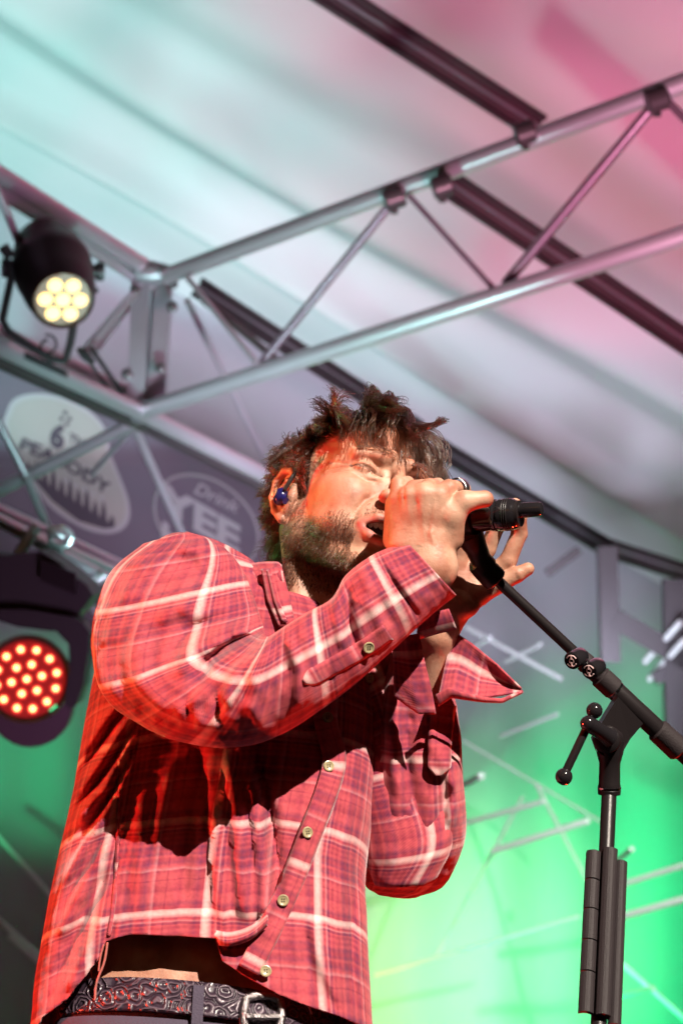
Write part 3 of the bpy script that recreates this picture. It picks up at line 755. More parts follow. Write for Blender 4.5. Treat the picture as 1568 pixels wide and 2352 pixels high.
# ears
for s in (-1, 1):
    sk.ell((s * 76, -4, 2), (7, 17, 29), 4)
    sk.ell((s * 83, -2, 0), (8, 10, 15), 3, 'sub')
    sk.chain([(s * 77, 8, 16), (s * 81, 3, 29), (s * 85, -9, 32), (s * 87, -20, 22), (s * 86, -23, 4), (s * 82, -16, -14), (s * 77, -3, -27)], [3, 3.6, 4, 4, 3.8, 4, 5.5], 2.5)
    sk.chain([(s * 82, -2, 20), (s * 83, -12, 10), (s * 81, -12, -4), (s * 78, -4, -14)], [2, 2.6, 2.8, 2.6], 2.5)
    sk.ell((s * 76, 9, -2), (5, 4, 7), 3)
hv, hf = sk.mesh(); hn = vnormals(hv, hf)
# soft wrinkles of a face screwed up in song
for s in (-1, 1):
    for pl_, dp, wd in (([(15, 92, 17), (24, 92, 19), (34, 89, 20), (46, 80, 22)], 5.0, 1.7),
                        ([(14, 92, 25), (26, 93, 28), (38, 88, 28), (50, 76, 25)], 1.6, 1.8),
                        ([(16, 92, 8), (28, 89, 5), (40, 80, 7), (50, 72, 11)], 2.0, 2.0),
                        ([(46, 80, 22), (56, 68, 26), (63, 55, 30)], 2.2, 1.6), ([(46, 79, 19), (57, 67, 18), (64, 54, 18)], 2.4, 1.6),
                        ([(46, 78, 14), (57, 66, 9), (63, 54, 6)], 1.9, 1.6),
                        ([(17, 100, -8), (27, 94, -18), (33, 86, -32), (34, 82, -46)], 3.8, 2.8),
                        ([(29, 90, -44), (33, 85, -56), (30, 84, -66)], 1.4, 3), ([(8, 100, 30), (7, 100, 42), (9, 97, 52)], 1.4, 2.2),
                        ([(4, 102, 17), (11, 98, 14)], 1.2, 1.6)):
        hv = groove(hv, hn, [(s * a, b, c) for a, b, c in pl_], dp * .8, wd, .12)
for z in (62, 72): hv = groove(hv, hn, [(-40, 80, z - 3), (-15, 92, z), (15, 92, z), (40, 80, z - 3)], .7, 2)
hn = vnormals(hv, hf)
HVL = hv.copy(); HNL = hn.copy()

def d2(poly, V):
    best = np.full(len(V), 1e9)
    for i in range(len(poly) - 1):
        a, b = np.array(poly[i], float), np.array(poly[i + 1], float); ab = b - a; t = np.clip((V - a) @ ab / (ab @ ab), 0, 1)
        best = np.minimum(best, np.linalg.norm(V - a - t[:, None] * ab, axis=1))
    return best
lipd = np.minimum(d2([(-25, 90, -46), (-13, 102, -39), (0, 106, -38), (13, 102, -39), (25, 90, -46)], hv), d2([(-26, 90, -49), (-15, 99, -59), (0, 102, -63), (15, 99, -59), (26, 90, -49)], hv))
lipm = np.clip(1.5 - lipd / 4.2, 0, 1)
inm = ((hv[:, 0] / 21) ** 2 + ((hv[:, 1] - 88) / 12) ** 2 + ((hv[:, 2] + 51) / 9.5) ** 2 < 1.3) * 1.0
slit = np.minimum(*[d2([(s * 15, 92 * .08, 16), (s * 24, 92 * .08, 18), (s * 34, 89 * .08, 19), (s * 46, 80 * .08, 21)], hv * [1, .08, 1]) for s in (-1, 1)])
slit = np.clip(2.0 - slit / .95, 0, 1) * (hv[:, 1] > 60) * .9
def beardmask(v, soft=None):
    x, y, z = np.abs(v[:, 0]), v[:, 1], v[:, 2]
    if soft is not None: z = z + soft
    m = (z < -26 - .30 * np.clip(y - 10, 0, 40) - .0 * x) & (y > -2) & (z > -102) | ((x > 50) & (y > 2) & (y < 22) & (z < 22) & (z > -60))
    mous = (np.abs(z + 30) < 5.5) & (x < 26) & (y > 80)
    m = (m & ~((x < 27) & (y > 70) & (z > -78)) | mous) & (d2([(-26, 90, -49), (-15, 99, -59), (0, 102, -63), (15, 99, -59), (26, 90, -49)], v) > 8) & (d2([(-26, 90, -47), (-13, 101, -40), (0, 105, -38), (13, 101, -40), (26, 90, -47)], v) > 6)
    return m
bm_ = np.clip((beardmask(hv) * 1.0 + beardmask(hv, 5) + beardmask(hv, 9)) / 3, 0, 1)
tint_h = np.stack([lipm * (1 - inm), bm_, np.maximum(inm, slit)], 1)

parts_v, parts_f, tints = [], [], []
def addpart(V, F, tint=None):
    n = sum(len(p) for p in parts_v); parts_v.append(np.asarray(V, float)); parts_f.extend([tuple(int(i) + n for i in f) for f in F])
    tints.append(np.zeros((len(V), 3)) if tint is None else tint)
addpart(H(hv), hf[:, ::1], tint_h)

# ---- right hand closed round the microphone (model units)
def q(*a): return Q(*a)
hs = Sculpt((760, 1020, -620), (1200, 1480, -180), 3.0)
zk = -420
hs.cone(q(880, 1385, -430), q(985, 1300, -420), 62, 56, 8)
hs.cone(q(985, 1300, -420), q(985, 1245, zk), 56, 44, 20)
for (kx, ky, kz, r) in ((1008, 1140, zk - 10, 27), (974, 1137, zk - 12, 27), (940, 1141, zk - 6, 25), (914, 1152, zk + 12, 22)):
    hs.cone(q(972 + (kx - 972) * .75, 1248, zk), q(kx, ky, kz), 37, r, 12)
hs.cone(q(905, 1240, zk + 20), q(908, 1160, zk + 22), 24, 22, 10)
hs.chain([q(914, 1148, zk + 8), q(914, 1112, zk + 24), q(935, 1110, zk + 95), q(950, 1150, zk + 140)], [20, 16, 15, 13], 4)      # little finger
hs.chain([q(940, 1138, zk - 8), q(950, 1122, zk + 8), q(968, 1118, zk + 100), q(975, 1170, zk + 150)], [23, 18, 16, 14], 3)
hs.chain([q(974, 1134, zk - 12), q(985, 1119, zk + 6), q(1005, 1116, zk + 105), q(1010, 1170, zk + 155)], [24, 18.5, 17, 15], 3)
hs.chain([q(1006, 1138, zk - 10), q(1030, 1121, zk + 5), q(1062, 1124, zk + 90), q(1068, 1170, zk + 140)], [24, 18.5, 17, 15], 3)
hs.chain([q(1030, 1235, zk + 5), q(1034, 1185, zk - 8), q(1066, 1152, zk - 12), q(1112, 1146, zk - 4)], [32, 30, 22, 17.5], 9)    # thumb laid over the barrel
hs.ell(q(1112, 1146, zk - 4), (19, 17, 17), 4)
rv, rf = hs.mesh(); rn = vnormals(rv, rf)
for a, b_ in (((1000, 1150), (990, 1240)), ((966, 1148), (972, 1240)), ((934, 1152), (953, 1240))):
    rv = groove(rv, rn, [q(*a, zk - 34), q((a[0] + b_[0]) / 2, (a[1] + b_[1]) / 2, zk - 42), q(*b_, zk - 44)], -2.0, 6)
for a, b_ in (((952, 1122), (956, 1165)), ((989, 1120), (986, 1165)), ((926, 1110), (925, 1175)), ((1020, 1130), (1018, 1175))):
    rv = groove(rv, rn, [q(*a, zk - 20), q(*b_, zk - 36)], 3, 4.5)
# veins and skin folds on the back of the hand
for pl_, dp, wd in (([(1000, 1262), (988, 1225), (996, 1190)], -2.2, 4), ([(988, 1225), (960, 1200), (955, 1170)], -2, 4), ([(930, 1250), (940, 1215), (930, 1185)], -1.8, 4), ([(1020, 1240), (1030, 1210), (1018, 1180)], -1.6, 4),
                    ([(930, 1262), (975, 1275), (1030, 1290)], 1.8, 3), ([(940, 1252), (985, 1262), (1035, 1275)], 1.2, 3), ([(1050, 1172), (1058, 1162), (1070, 1170)], 1.8, 3), ([(1082, 1138), (1086, 1150), (1084, 1165)], 1.5, 2.6), ([(1040, 1190), (1052, 1210), (1050, 1235)], 2, 5)):
    rv = groove(rv, rn, [q(a, b_, zk - 44) for a, b_ in pl_], dp, wd)
addpart(rv, rf)
# ---- left hand, open, palm towards us
ls = Sculpt((860, 1080, -420), (1290, 1820, -60), 3.0)
zl = -230
ls.cone(q(965, 1740, zl + 90), q(1005, 1460, zl), 44, 38, 4)
ls.cone(q(1005, 1460, zl), q(1040, 1395, zl), 40, 40, 14)
for (x, y, z, r) in ((1098, 1368, zl - 8, 24), (1108, 1335, zl + 6, 23), (1085, 1312, zl + 8, 23), (1050, 1300, zl + 4, 22)):
    ls.cone(q(1032, 1395, zl), q(x, y, z), 38, r, 14)
ls.ell(q(1062, 1392, zl - 22), (36, 27, 22), 10)
ls.chain([q(1096, 1368, zl - 8), q(1150, 1340, zl - 22), q(1186, 1320, zl - 26), q(1211, 1307, zl - 26)], [23, 19, 17, 14.5], 6)
ls.chain([q(1112, 1336, zl + 6), q(1166, 1288, zl - 6), q(1192, 1225, zl - 6), q(1192, 1186, zl - 24), q(1182, 1158, zl - 50)], [22, 19, 17.5, 16, 13.5], 5)
ls.chain([q(1086, 1312, zl + 8), q(1118, 1262, zl), q(1142, 1205, zl - 10), q(1140, 1178, zl - 30)], [22, 18.5, 17, 14], 5)
ls.chain([q(1052, 1300, zl + 4), q(1062, 1262, zl), q(1080, 1215, zl - 10)], [21, 18, 15], 5)
ls.chain([q(1010, 1400, zl - 10), q(1004, 1350, zl - 40), q(1022, 1308, zl - 60)], [27, 20, 15], 8)
lv, lf = ls.mesh(); ln = vnormals(lv, lf)
for a, b_, c_ in (((1040, 1345), (1075, 1358), (1100, 1392)), ((1035, 1362), (1052, 1378), (1060, 1410)), ((1120, 1352), (1128, 1362), (1134, 1358)), ((1150, 1330), (1156, 1340), (1160, 1350)), ((1176, 1232), (1190, 1234), (1204, 1238)), ((1160, 1270), (1172, 1278), (1184, 1288)), ((1180, 1316), (1184, 1322), (1188, 1332))):
    lv = groove(lv, ln, [q(*a, zl - 34), q(*b_, zl - 40), q(*c_, zl - 38)], 4, 5)
addpart(lv, lf)

# ---- trunk and legs under the clothes
ZD = np.array([0, -.5, -.866])       # horizontal direction towards the camera, in model axes
def zb(y): return -(y - 1205) * .5
def bodyloft(rows, nr=5, nt=56, sup=2.2, zdir=ZD):
    k = catmull(np.array(rows, float), nr); n = len(k)
    A = np.array([Q(r[0], r[1], r[4]) for r in k]); B = np.array([Q(r[2], r[3], r[4]) for r in k]); Hh = k[:, 5]
    c = (A + B) / 2; e = (B - A) / 2; th = np.linspace(0, 2 * math.pi, nt + 1); cs, sn = np.cos(th), np.sin(th)
    px = -np.sign(cs) * np.abs(cs) ** (2 / sup); pz = np.sign(sn) * np.abs(sn) ** (2 / sup)
    V = c[:, None] + e[:, None] * px[None, :, None] + zdir * (Hh[:, None] * pz[None, :])[..., None]
    F = [(i * (nt + 1) + j, i * (nt + 1) + j + 1, (i + 1) * (nt + 1) + j + 1, (i + 1) * (nt + 1) + j) for i in range(n - 1) for j in range(nt)]
    el = np.linalg.norm(e, axis=1).mean(); al = np.r_[0, np.cumsum(np.linalg.norm(np.diff(c, axis=0), axis=1))]
    pe = np.r_[0, np.cumsum(np.hypot(np.diff(px) * el, np.diff(pz) * Hh.mean()))]
    uv = np.stack(np.broadcast_arrays(pe[None, :] * S, al[:, None] * S), -1).reshape(-1, 2)
    face = np.tile(np.clip(sn, 0, 1) ** .5, (n, 1)).ravel()
    return V.reshape(-1, 3), F, uv, face, (n, nt + 1)
trunk = [(640, 1400, 760, 1400, -60, 60), (420, 1450, 800, 1450, -110, 120), (300, 1550, 820, 1540, -160, 160), (250, 1750, 800, 1750, -260, 170), (220, 1950, 775, 1950, -360, 165),
         (195, 2120, 765, 2150, -450, 160), (165, 2260, 770, 2300, -520, 165), (140, 2400, 790, 2450, -590, 175), (135, 2560, 800, 2600, -670, 180)]
trunk = [(*r_[:4], r_[4] + 80, r_[5] * .94) for r_ in trunk]
tv, tf, _, _, _ = bodyloft(trunk); addpart(tv, tf)
sv = np.concatenate(parts_v); st_ = np.concatenate(tints)
FEET = np.array([P(460, 2300, 1.9)[0] , P(460, 2300, 1.9)[1], 0])
person = empty('person', FEET, 'bearded singer in a red plaid shirt gripping a microphone, eyes screwed shut', 'person')
body = mk('body', W(sv), parts_f, None, person)
at = body.data.color_attributes.new('tint', 'FLOAT_COLOR', 'POINT')
at.data.foreach_set('color', np.hstack([st_, np.ones((len(st_), 1))]).ravel())

sm_ = bpy.data.materials.new('skin'); sm_.use_nodes = True; n = sm_.node_tree.nodes; L = sm_.node_tree.links; b = n['Principled BSDF']
b.inputs['Roughness'].default_value = .47; b.inputs['Specular IOR Level'].default_value = .45
b.inputs['Subsurface Weight'].default_value = .12; b.inputs['Subsurface Radius'].default_value = (.9, .3, .15); b.inputs['Subsurface Scale'].default_value = .004
va = n.new('ShaderNodeVertexColor'); va.layer_name = 'tint'; sp = n.new('ShaderNodeSeparateColor'); L.new(va.outputs[0], sp.inputs[0])
tc = n.new('ShaderNodeTexCoord'); t = n.new('ShaderNodeTexNoise'); t.inputs['Scale'].default_value = 35; t.inputs['Detail'].default_value = 6; L.new(tc.outputs['Object'], t.inputs['Vector'])
r = ramp(n, [(.36, (.35, .14, .09)), (.5, (.46, .225, .15)), (.64, (.53, .30, .21))]); L.new(t.outputs[0], r.inputs[0]); last = r.outputs[0]
for i, col in enumerate([(.44, .13, .11), (.30, .16, .11), (.05, .008, .008)]):
    mx = n.new('ShaderNodeMix'); mx.data_type = 'RGBA'; L.new(sp.outputs[i], mx.inputs['Factor']); L.new(last, mx.inputs['A']); mx.inputs['B'].default_value = (*col, 1); last = mx.outputs['Result']
    if i == 1: 
        h2 = n.new('ShaderNodeMath'); h2.operation = 'MULTIPLY'; h2.inputs[1].default_value = .75; L.new(sp.outputs[i], h2.inputs[0]); L.new(h2.outputs[0], mx.inputs['Factor'])
L.new(last, b.inputs['Base Color'])
t2_ = n.new('ShaderNodeTexNoise'); t2_.inputs['Scale'].default_value = 300; t2_.inputs['Detail'].default_value = 6; t2_.inputs['Roughness'].default_value = .7; L.new(tc.outputs['Object'], t2_.inputs['Vector'])
bp_ = n.new('ShaderNodeBump'); bp_.inputs['Strength'].default_value = .5; bp_.inputs['Distance'].default_value = .0012; L.new(t2_.outputs[0], bp_.inputs['Height']); L.new(bp_.outputs[0], b.inputs['Normal'])
body.data.materials.append(sm_)

# teeth
q_ = MB()
for i in range(-3, 4):
    a = i * .24; c_ = W(H((24 * math.sin(a) * 1.0, 74 + 22 * math.cos(a), -42.5))); q_.ball(c_, .0036, 10, ax=np.array([cr, cu, fwd]), sc_=(.9, 1.35, .7))
q_.build('teeth', MT['teeth'], person)
# in-ear monitor with a ring print, hook over the ear
def HW(*v): return W(H(np.array(v, float)))
ie = MB(); ie.ball(HW(84, -4, -2), .0092, 20, ax=np.array([(HW(1, 0, 0) - HW(0, 0, 0)) * 1000, (HW(0, 1, 0) - HW(0, 0, 0)) * 1000, (HW(0, 0, 1) - HW(0, 0, 0)) * 1000]), sc_=(.85, .95, 1.15))
ie.path([HW(84, 4, -8), HW(82, 9, -12)], .004, 10)
ieo = ie.build('earpiece', MT['inear'], person)
g = MB(); g.path([HW(92.4 - .02 * 0, -4 + 5 * math.cos(a), -1 + 5.5 * math.sin(a)) for a in np.linspace(.5, 6.6, 24)], .0005, 6)
g.path([HW(92.8, -4 + 2.4 * math.cos(a), -1 + 2.6 * math.sin(a)) for a in np.linspace(3.4, 6.2, 12)], .0004, 6); g.build('ring_print', MT['gold'], ieo)
g = MB(); g.path([HW(85, 6, 2), HW(84, 12, 12), HW(82, 14, 22), HW(82, 4, 33), HW(84, -12, 34)], .0023, 8, 5); g.build('ear_hook', MT['black'], ieo)
# finger ring
g = MB(); c_ = W(q(1052, 1121, zk + 52)); d_ = W(q(1062, 1122, zk + 90)) - W(q(1030, 1121, zk + 5)); d_ /= np.linalg.norm(d_)
g.lathe(c_ - d_ * .0055, c_ + d_ * .0055, [(0, .0092), (0.05, .0103), (.5, .0108), (.95, .0103), (1, .0092)], 28, cap=False)
g.build('finger_ring', MT['ring'], person)
# ------------------------------------------------------------------ shirt, belt, trousers
from mathutils.bvhtree import BVHTree
def add_shirt(name, V, F, uv, m_, parent, thick=.0012):
    if len(V) < 900: uv = np.asarray(uv) + np.array([.047, .052])
    o = mk(name, W(V), F, MT[m_], parent, uv=uv)
    if thick:
        so = o.modifiers.new('thickness', 'SOLIDIFY'); so.thickness = thick; so.offset = 0
    return o
def caster(Vs, Fs):
    V = []; F = []
    for v, f in zip(Vs, Fs):
        n0 = len(V); V += [tuple(x) for x in W(v)]; F += [tuple(i + n0 for i in q_) for q_ in f]
    return BVHTree.FromPolygons(V, F)
def cast(bvh, px, py, off=0.0, dflt=1.7):
    d = P(px, py, 1.0) - CAM; L_ = np.linalg.norm(d); d = d / L_
    h = bvh.ray_cast(Vector(CAM), Vector(d))
    if h[0] is None: return P(px, py, dflt)
    return np.array(h[0]) - d * off

# torso
rows = [(500, 1370, 630, 1400, -100, 70), (430, 1380, 700, 1440, -115, 120), (330, 1400, 800, 1450, -130, 185), (240, 1500, 850, 1520, -150, 215), (205, 1640, 868, 1640, -205, 225),
        (180, 1780, 868, 1760, -270, 225), (158, 1890, 856, 1880, -330, 225), (132, 2010, 838, 2010, -390, 225), (106, 2130, 842, 2120, -450, 228), (86, 2240, 848, 2230, -505, 235),
        (78, 2330, 855, 2350, -555, 240), (70, 2420, 862, 2460, -610, 245)]
rows = [(*r_[:4], r_[4] + 80, r_[5] * .94) for r_ in rows]
tv, tf, tuv, tface, (n_, nt_) = bodyloft(rows, nr=14, nt=190, sup=2.25)
folds = [([(300, 1590), (240, 1660), (185, 1745)], 16, 12), ([(318, 1625), (240, 1740), (170, 1840)], 17, 11), ([(325, 1665), (250, 1800), (160, 1905)], 18, 12),
         ([(330, 1700), (270, 1830), (190, 1960), (135, 2060)], 16, 12), ([(300, 1600), (235, 1700), (178, 1790)], -12, 9), ([(322, 1648), (250, 1765), (165, 1870)], -14, 9),
         ([(328, 1685), (262, 1815), (150, 1990)], -14, 10), ([(270, 1905), (220, 1990), (120, 2170)], 14, 18), ([(262, 1980), (190, 2110), (110, 2290)], -14, 16),
         ([(210, 1900), (150, 2030), (112, 2160)], 12, 12), ([(262, 2060), (215, 2160), (150, 2290)], 12, 14), ([(400, 1750), (372, 1850), (360, 1960)], 12, 16), ([(440, 1740), (430, 1900), (425, 2120)], -10, 26),
         ([(482, 1700), (495, 1850), (505, 2000), (520, 2160)], 20, 15), ([(455, 1720), (470, 1880), (482, 2120)], -14, 14), ([(520, 1700), (545, 1850), (560, 2000), (575, 2140)], 30, 26),
         ([(560, 1720), (592, 1860), (606, 2000), (612, 2140)], 34, 17), ([(585, 1720), (622, 1880), (638, 2000), (640, 2100)], -26, 15), ([(330, 1760), (325, 1900), (320, 2130)], 9, 20),
         ([(720, 1850), (690, 1960), (640, 2090)], 12, 12), ([(800, 1850), (780, 2000), (760, 2250)], 12, 18), ([(825, 1950), (812, 2100), (800, 2300)], -12, 12), ([(720, 2080), (735, 2200), (790, 2330)], 13, 14),
         ([(700, 2120), (705, 2210), (740, 2320)], -10, 10), ([(275, 1745), (270, 1900), (262, 2050), (248, 2190)], -9, 4), ([(283, 1745), (279, 1900), (271, 2050), (257, 2190)], 4, 5)]
for i in range(7): folds.append(([(470 + i * 13, 1715 + i), (474 + i * 13, 1750), (478 + i * 12, 1800)], 4, 5))
cr_v = crumple(tv, 9, 150, 3, (1.5, .6, 1)); cr_v = crumple(cr_v, 3.5, 45, 9, (1.3, .7, 1))
folds = [(a, b * (2.3 if a[-1][0] < 300 else 1.6), c * .85) for a, b, c in folds]
tv2 = fold(cr_v, tface, folds)
# hem: cut the cloth below a line drawn along the body
X, Y = scr(W(tv)); ang = tface > 0.02
def hemy(x):
    return np.interp(x, [60, 100, 160, 232, 238, 300, 420, 504, 508, 560, 612, 640, 700, 780, 856, 900], [2400, 2335, 2290, 2195, 2164, 2146, 2150, 2156, 2205, 2240, 2268, 2284, 2308, 2334, 2368, 2390])
Xs, Ys = scr(W(tv2))
keep = []
hy = hemy(Xs); fr = tface > .05
# slide the last rows up to the hem line so that the edge is smooth
V3 = tv2.reshape(n_, nt_, 3).copy(); Xg = Xs.reshape(n_, nt_); Yg = Ys.reshape(n_, nt_); hg = hemy(Xg); fg = fr.reshape(n_, nt_)
UV3 = tuv.reshape(n_, nt_, 2).copy()
for j in range(nt_):
    if not fg[n_ // 2, j]: continue
    i = next((k_ for k_ in range(n_) if Yg[k_, j] > hg[k_, j]), None)
    if i is None or i < 2: continue
    t = (hg[i, j] - Yg[i - 1, j]) / (Yg[i, j] - Yg[i - 1, j] + 1e-6); pe_ = V3[i - 1, j] * (1 - t) + V3[i, j] * t
    inner = np.array([0, .10, .18]) * 26
    V3[i:, j] = pe_; UV3[i:, j] = UV3[i - 1, j] * (1 - t) + UV3[i, j] * t
    V3[i:, j] += rnd.uniform(-1.2, 1.2)
shV = V3.reshape(-1, 3)
good = []
for f in tf:
    p = shV[list(f)]
    ar = np.linalg.norm(np.cross(p[2] - p[0], p[3] - p[1]))
    if ar > .3: good.append(f)
shirt = add_shirt('shirt', shV, good, UV3.reshape(-1, 2), 'plaid', person)

# right sleeve: rings seen between its two outlines
rs = [(430, 1222, 330, 1250, -120, 70), (500, 1250, 258, 1310, -150, 120), (556, 1310, 222, 1400, -190, 150), (588, 1390, 214, 1490, -240, 155), (600, 1435, 238, 1590, -300, 155), (606, 1452, 325, 1664, -355, 150),
      (612, 1462, 440, 1706, -400, 140), (622, 1462, 548, 1714, -430, 128), (645, 1446, 645, 1684, -440, 112), (700, 1410, 742, 1624, -440, 98), (762, 1376, 832, 1556, -435, 86), (796, 1322, 890, 1502, -430, 84),
      (850, 1280, 958, 1440, -425, 82), (896, 1258, 1006, 1398, -422, 80), (934, 1246, 1046, 1366, -420, 80)]
zoff = [0, 0, -20, -50, -80, -105, -110, -105, -90, -75, -60, -45, -25, -10, 0]
rs = [(*r_[:4], r_[4] + z_, r_[5]) for r_, z_ in zip(rs, zoff)]
sv_, sf, suv, sface, TH, RW, shp = pairloft(rs, 12, 130, 2.1)
sfold = [([(603, 1402), (530, 1352), (440, 1302), (390, 1290)], -15, 24), ([(604, 1440), (510, 1402), (410, 1396), (330, 1440)], 14, 24), ([(330, 1440), (300, 1520), (330, 1600)], 8, 20), ([(470, 1540), (430, 1610), (450, 1690)], -8, 13), ([(560, 1300), (470, 1262), (400, 1262)], 10, 14), ([(300, 1330), (262, 1420), (262, 1500)], 7, 18),([(606, 1448), (560, 1452), (500, 1480), (452, 1530)], 16, 9), ([(612, 1456), (575, 1478), (530, 1530), (500, 1600), (505, 1680)], -8, 11), ([(625, 1460), (590, 1530), (580, 1620), (600, 1690)], 7, 14), ([(590, 1420), (500, 1415), (430, 1450), (380, 1530)], -12, 12), ([(575, 1390), (480, 1370), (400, 1400)], 10, 14), ([(300, 1270), (270, 1370), (275, 1470)], -6, 16),  ([(655, 1450), (690, 1540), (680, 1650)], 9, 10), ([(720, 1400), (745, 1480), (760, 1580)], -8, 10),([(604, 1452), (540, 1470), (478, 1515), (455, 1575)], -26, 13), ([(600, 1430), (520, 1445), (440, 1500), (405, 1570)], 18, 18), ([(620, 1465), (560, 1500), (520, 1560), (515, 1640)], 10, 20),
         ([(606, 1450), (570, 1500), (490, 1560)], -12, 10), ([(560, 1330), (590, 1400), (604, 1448)], 14, 16),   ([(350, 1370), (310, 1460), (330, 1570), (400, 1650)], 7, 26),
         ([(640, 1450), (650, 1560), (610, 1690)], -7, 18), ([(690, 1420), (720, 1520), (700, 1640)], 8, 18), ([(776, 1310), (772, 1400), (790, 1500)], 20, 13), ([(800, 1330), (800, 1420), (826, 1520)], -20, 12),
         ([(830, 1290), (850, 1380), (890, 1470)], 14, 16), ([(868, 1284), (908, 1345), (966, 1424)], -8, 5), ([(878, 1278), (920, 1340), (975, 1414)], 5, 6), ([(900, 1290), (950, 1350), (990, 1390)], 5, 14),
         ([(926, 1252), (985, 1310), (1036, 1372)], -3, 3), ([(830, 1350), (880, 1400), (905, 1450)], -10, 12), ([(260, 1440), (262, 1530), (310, 1610), (420, 1680)], -7, 20), ([(470, 1560), (440, 1620), (460, 1690)], 8, 14)]
wgt = np.clip(1.25 - RW, .3, 1)[:, None]; s0_ = sv_.copy()
sv_ = crumple(sv_, 13, 120, 21, (1.3, .8, 1)); sv_ = crumple(sv_, 5, 60, 5, (1.4, .8, 1)); sv_ = s0_ + (sv_ - s0_) * wgt
sv_ = fold(sv_, sface, [(a, b * (1.7 if a[0][0] < 700 else 1.0), c) for a, b, c in sfold])
suv = np.stack([suv[:, 0] + .16 * suv[:, 1], suv[:, 1] - .10 * suv[:, 0]], 1)
rsl = add_shirt('right_sleeve', sv_, sf, suv, 'plaids', shirt); rsl.name = 'sleeve'
# left sleeve: upper arm behind, forearm upright
ls_ = [(*r_[:4], r_[4] + 100 * min(1, (2100 - r_[1]) / 300), r_[5] * .9) for r_ in [(868, 2052, 955, 2060, -150, 20), (840, 2030, 1020, 2030, -190, 60), (828, 1975, 1058, 1950, -240, 95), (830, 1880, 1068, 1880, -285, 112), (840, 1790, 1064, 1790, -300, 108), (852, 1700, 1058, 1700, -285, 100),
       (864, 1640, 1050, 1655, -270, 90), (880, 1570, 1046, 1622, -262, 80), (900, 1500, 1040, 1598, -255, 72)]]
lv_, lf_, luv, lface, TH, RW, shp = pairloft(ls_, 14, 120, 2.2)
lfold = [([(905, 1560), (900, 1700), (915, 1850)], 14, 16), ([(940, 1600), (935, 1750), (960, 1900)], -10, 14), ([(870, 1900), (900, 1990), (950, 2040)], 14, 16), ([(1050, 1760), (1030, 1880), (960, 2010)], 14, 12),
         ([(1040, 1790), (1015, 1890), (940, 1990)], -12, 12), ([(880, 1880), (860, 1960), (890, 2030)], -10, 12), ([(1000, 1800), (980, 1900), (1020, 1960)], 8, 14), ([(990, 1700), (1020, 1760), (1050, 1820)], 8, 10)]
lv_ = crumple(lv_, 9, 90, 31, (1.3, .7, 1)); lv_ = fold(lv_, lface, [(a, b * 1.6, c) for a, b, c in lfold])
o = add_shirt('sleeve', lv_, lf_, luv, 'plaids', shirt)
up = [(770, 1440, 850, 1420, -40, 70), (770, 1560, 900, 1480, -60, 100), (800, 1760, 980, 1700, -150, 110), (830, 1940, 1040, 1900, -240, 100), (860, 2030, 1000, 2020, -290, 60)]
uv_, uf_, uuv, uface, TH, RW, shp = pairloft(up, 8, 60, 2.2)
add_shirt('sleeve', crumple(uv_, 8, 90, 44), uf_, uuv, 'plaids', shirt)
# yoke between the shoulder and the neck
yk = [(330, 1262, 345, 1330, -110, 40), (400, 1225, 420, 1420, -110, 90), (480, 1236, 500, 1470, -105, 120), (560, 1275, 600, 1480, -95, 130), (604, 1312, 640, 1450, -85, 120)]
yv, yf, yuv, yface, TH, RW, shp = pairloft(yk, 10, 80, 2.0)
yv = fold(crumple(yv, 5, 80, 12), yface, [([(470, 1250), (560, 1330), (620, 1430)], 9, 12), ([(500, 1245), (590, 1320), (650, 1420)], -9, 9), ([(440, 1240), (520, 1340), (580, 1430)], -8, 10)])
add_shirt('yoke', yv, yf, yuv, 'plaid', shirt)

BV = caster([shV, yv], [good, yf]); BVS = caster([sv_, lv_], [sf, lf_])
def ribbon(name, pts, w_, bvh, off, m_, parent, n=60, taper=None, thick=.0022):
    """sewn strip lying on the cloth along frame points"""
    p = catmull(np.array(pts, float), 10); p = resample(p, n); d = np.gradient(p, axis=0); d /= np.linalg.norm(d, axis=1)[:, None]; nn = np.stack([-d[:, 1], d[:, 0]], 1)
    ks = np.linspace(-1, 1, 7); V = []; uv = []
    for i in range(n):
        ww = w_ * (taper(i / (n - 1)) if taper else 1)
        for k_ in ks:
            x, y = p[i] + nn[i] * k_ * ww / 2; V.append(cast(bvh, x, y, off - .0012 * abs(k_) ** 6)); uv.append((.068 + k_ * ww / 2 * S * .85, i / (n - 1) * np.linalg.norm(p[-1] - p[0]) * S * .85))
    V = np.array(V).reshape(n, 7, 3)
    for _ in range(3): V[1:-1] = (V[:-2] + V[1:-1] * 2 + V[2:]) / 4
    F = [(i * 7 + j, i * 7 + j + 1, (i + 1) * 7 + j + 1, (i + 1) * 7 + j) for i in range(n - 1) for j in range(6)]
    o = mk(name, V.reshape(-1, 3), F, MT[m_], parent, uv=np.array(uv))
    so = o.modifiers.new('thickness', 'SOLIDIFY'); so.thickness = thick; so.offset = 0
    return o
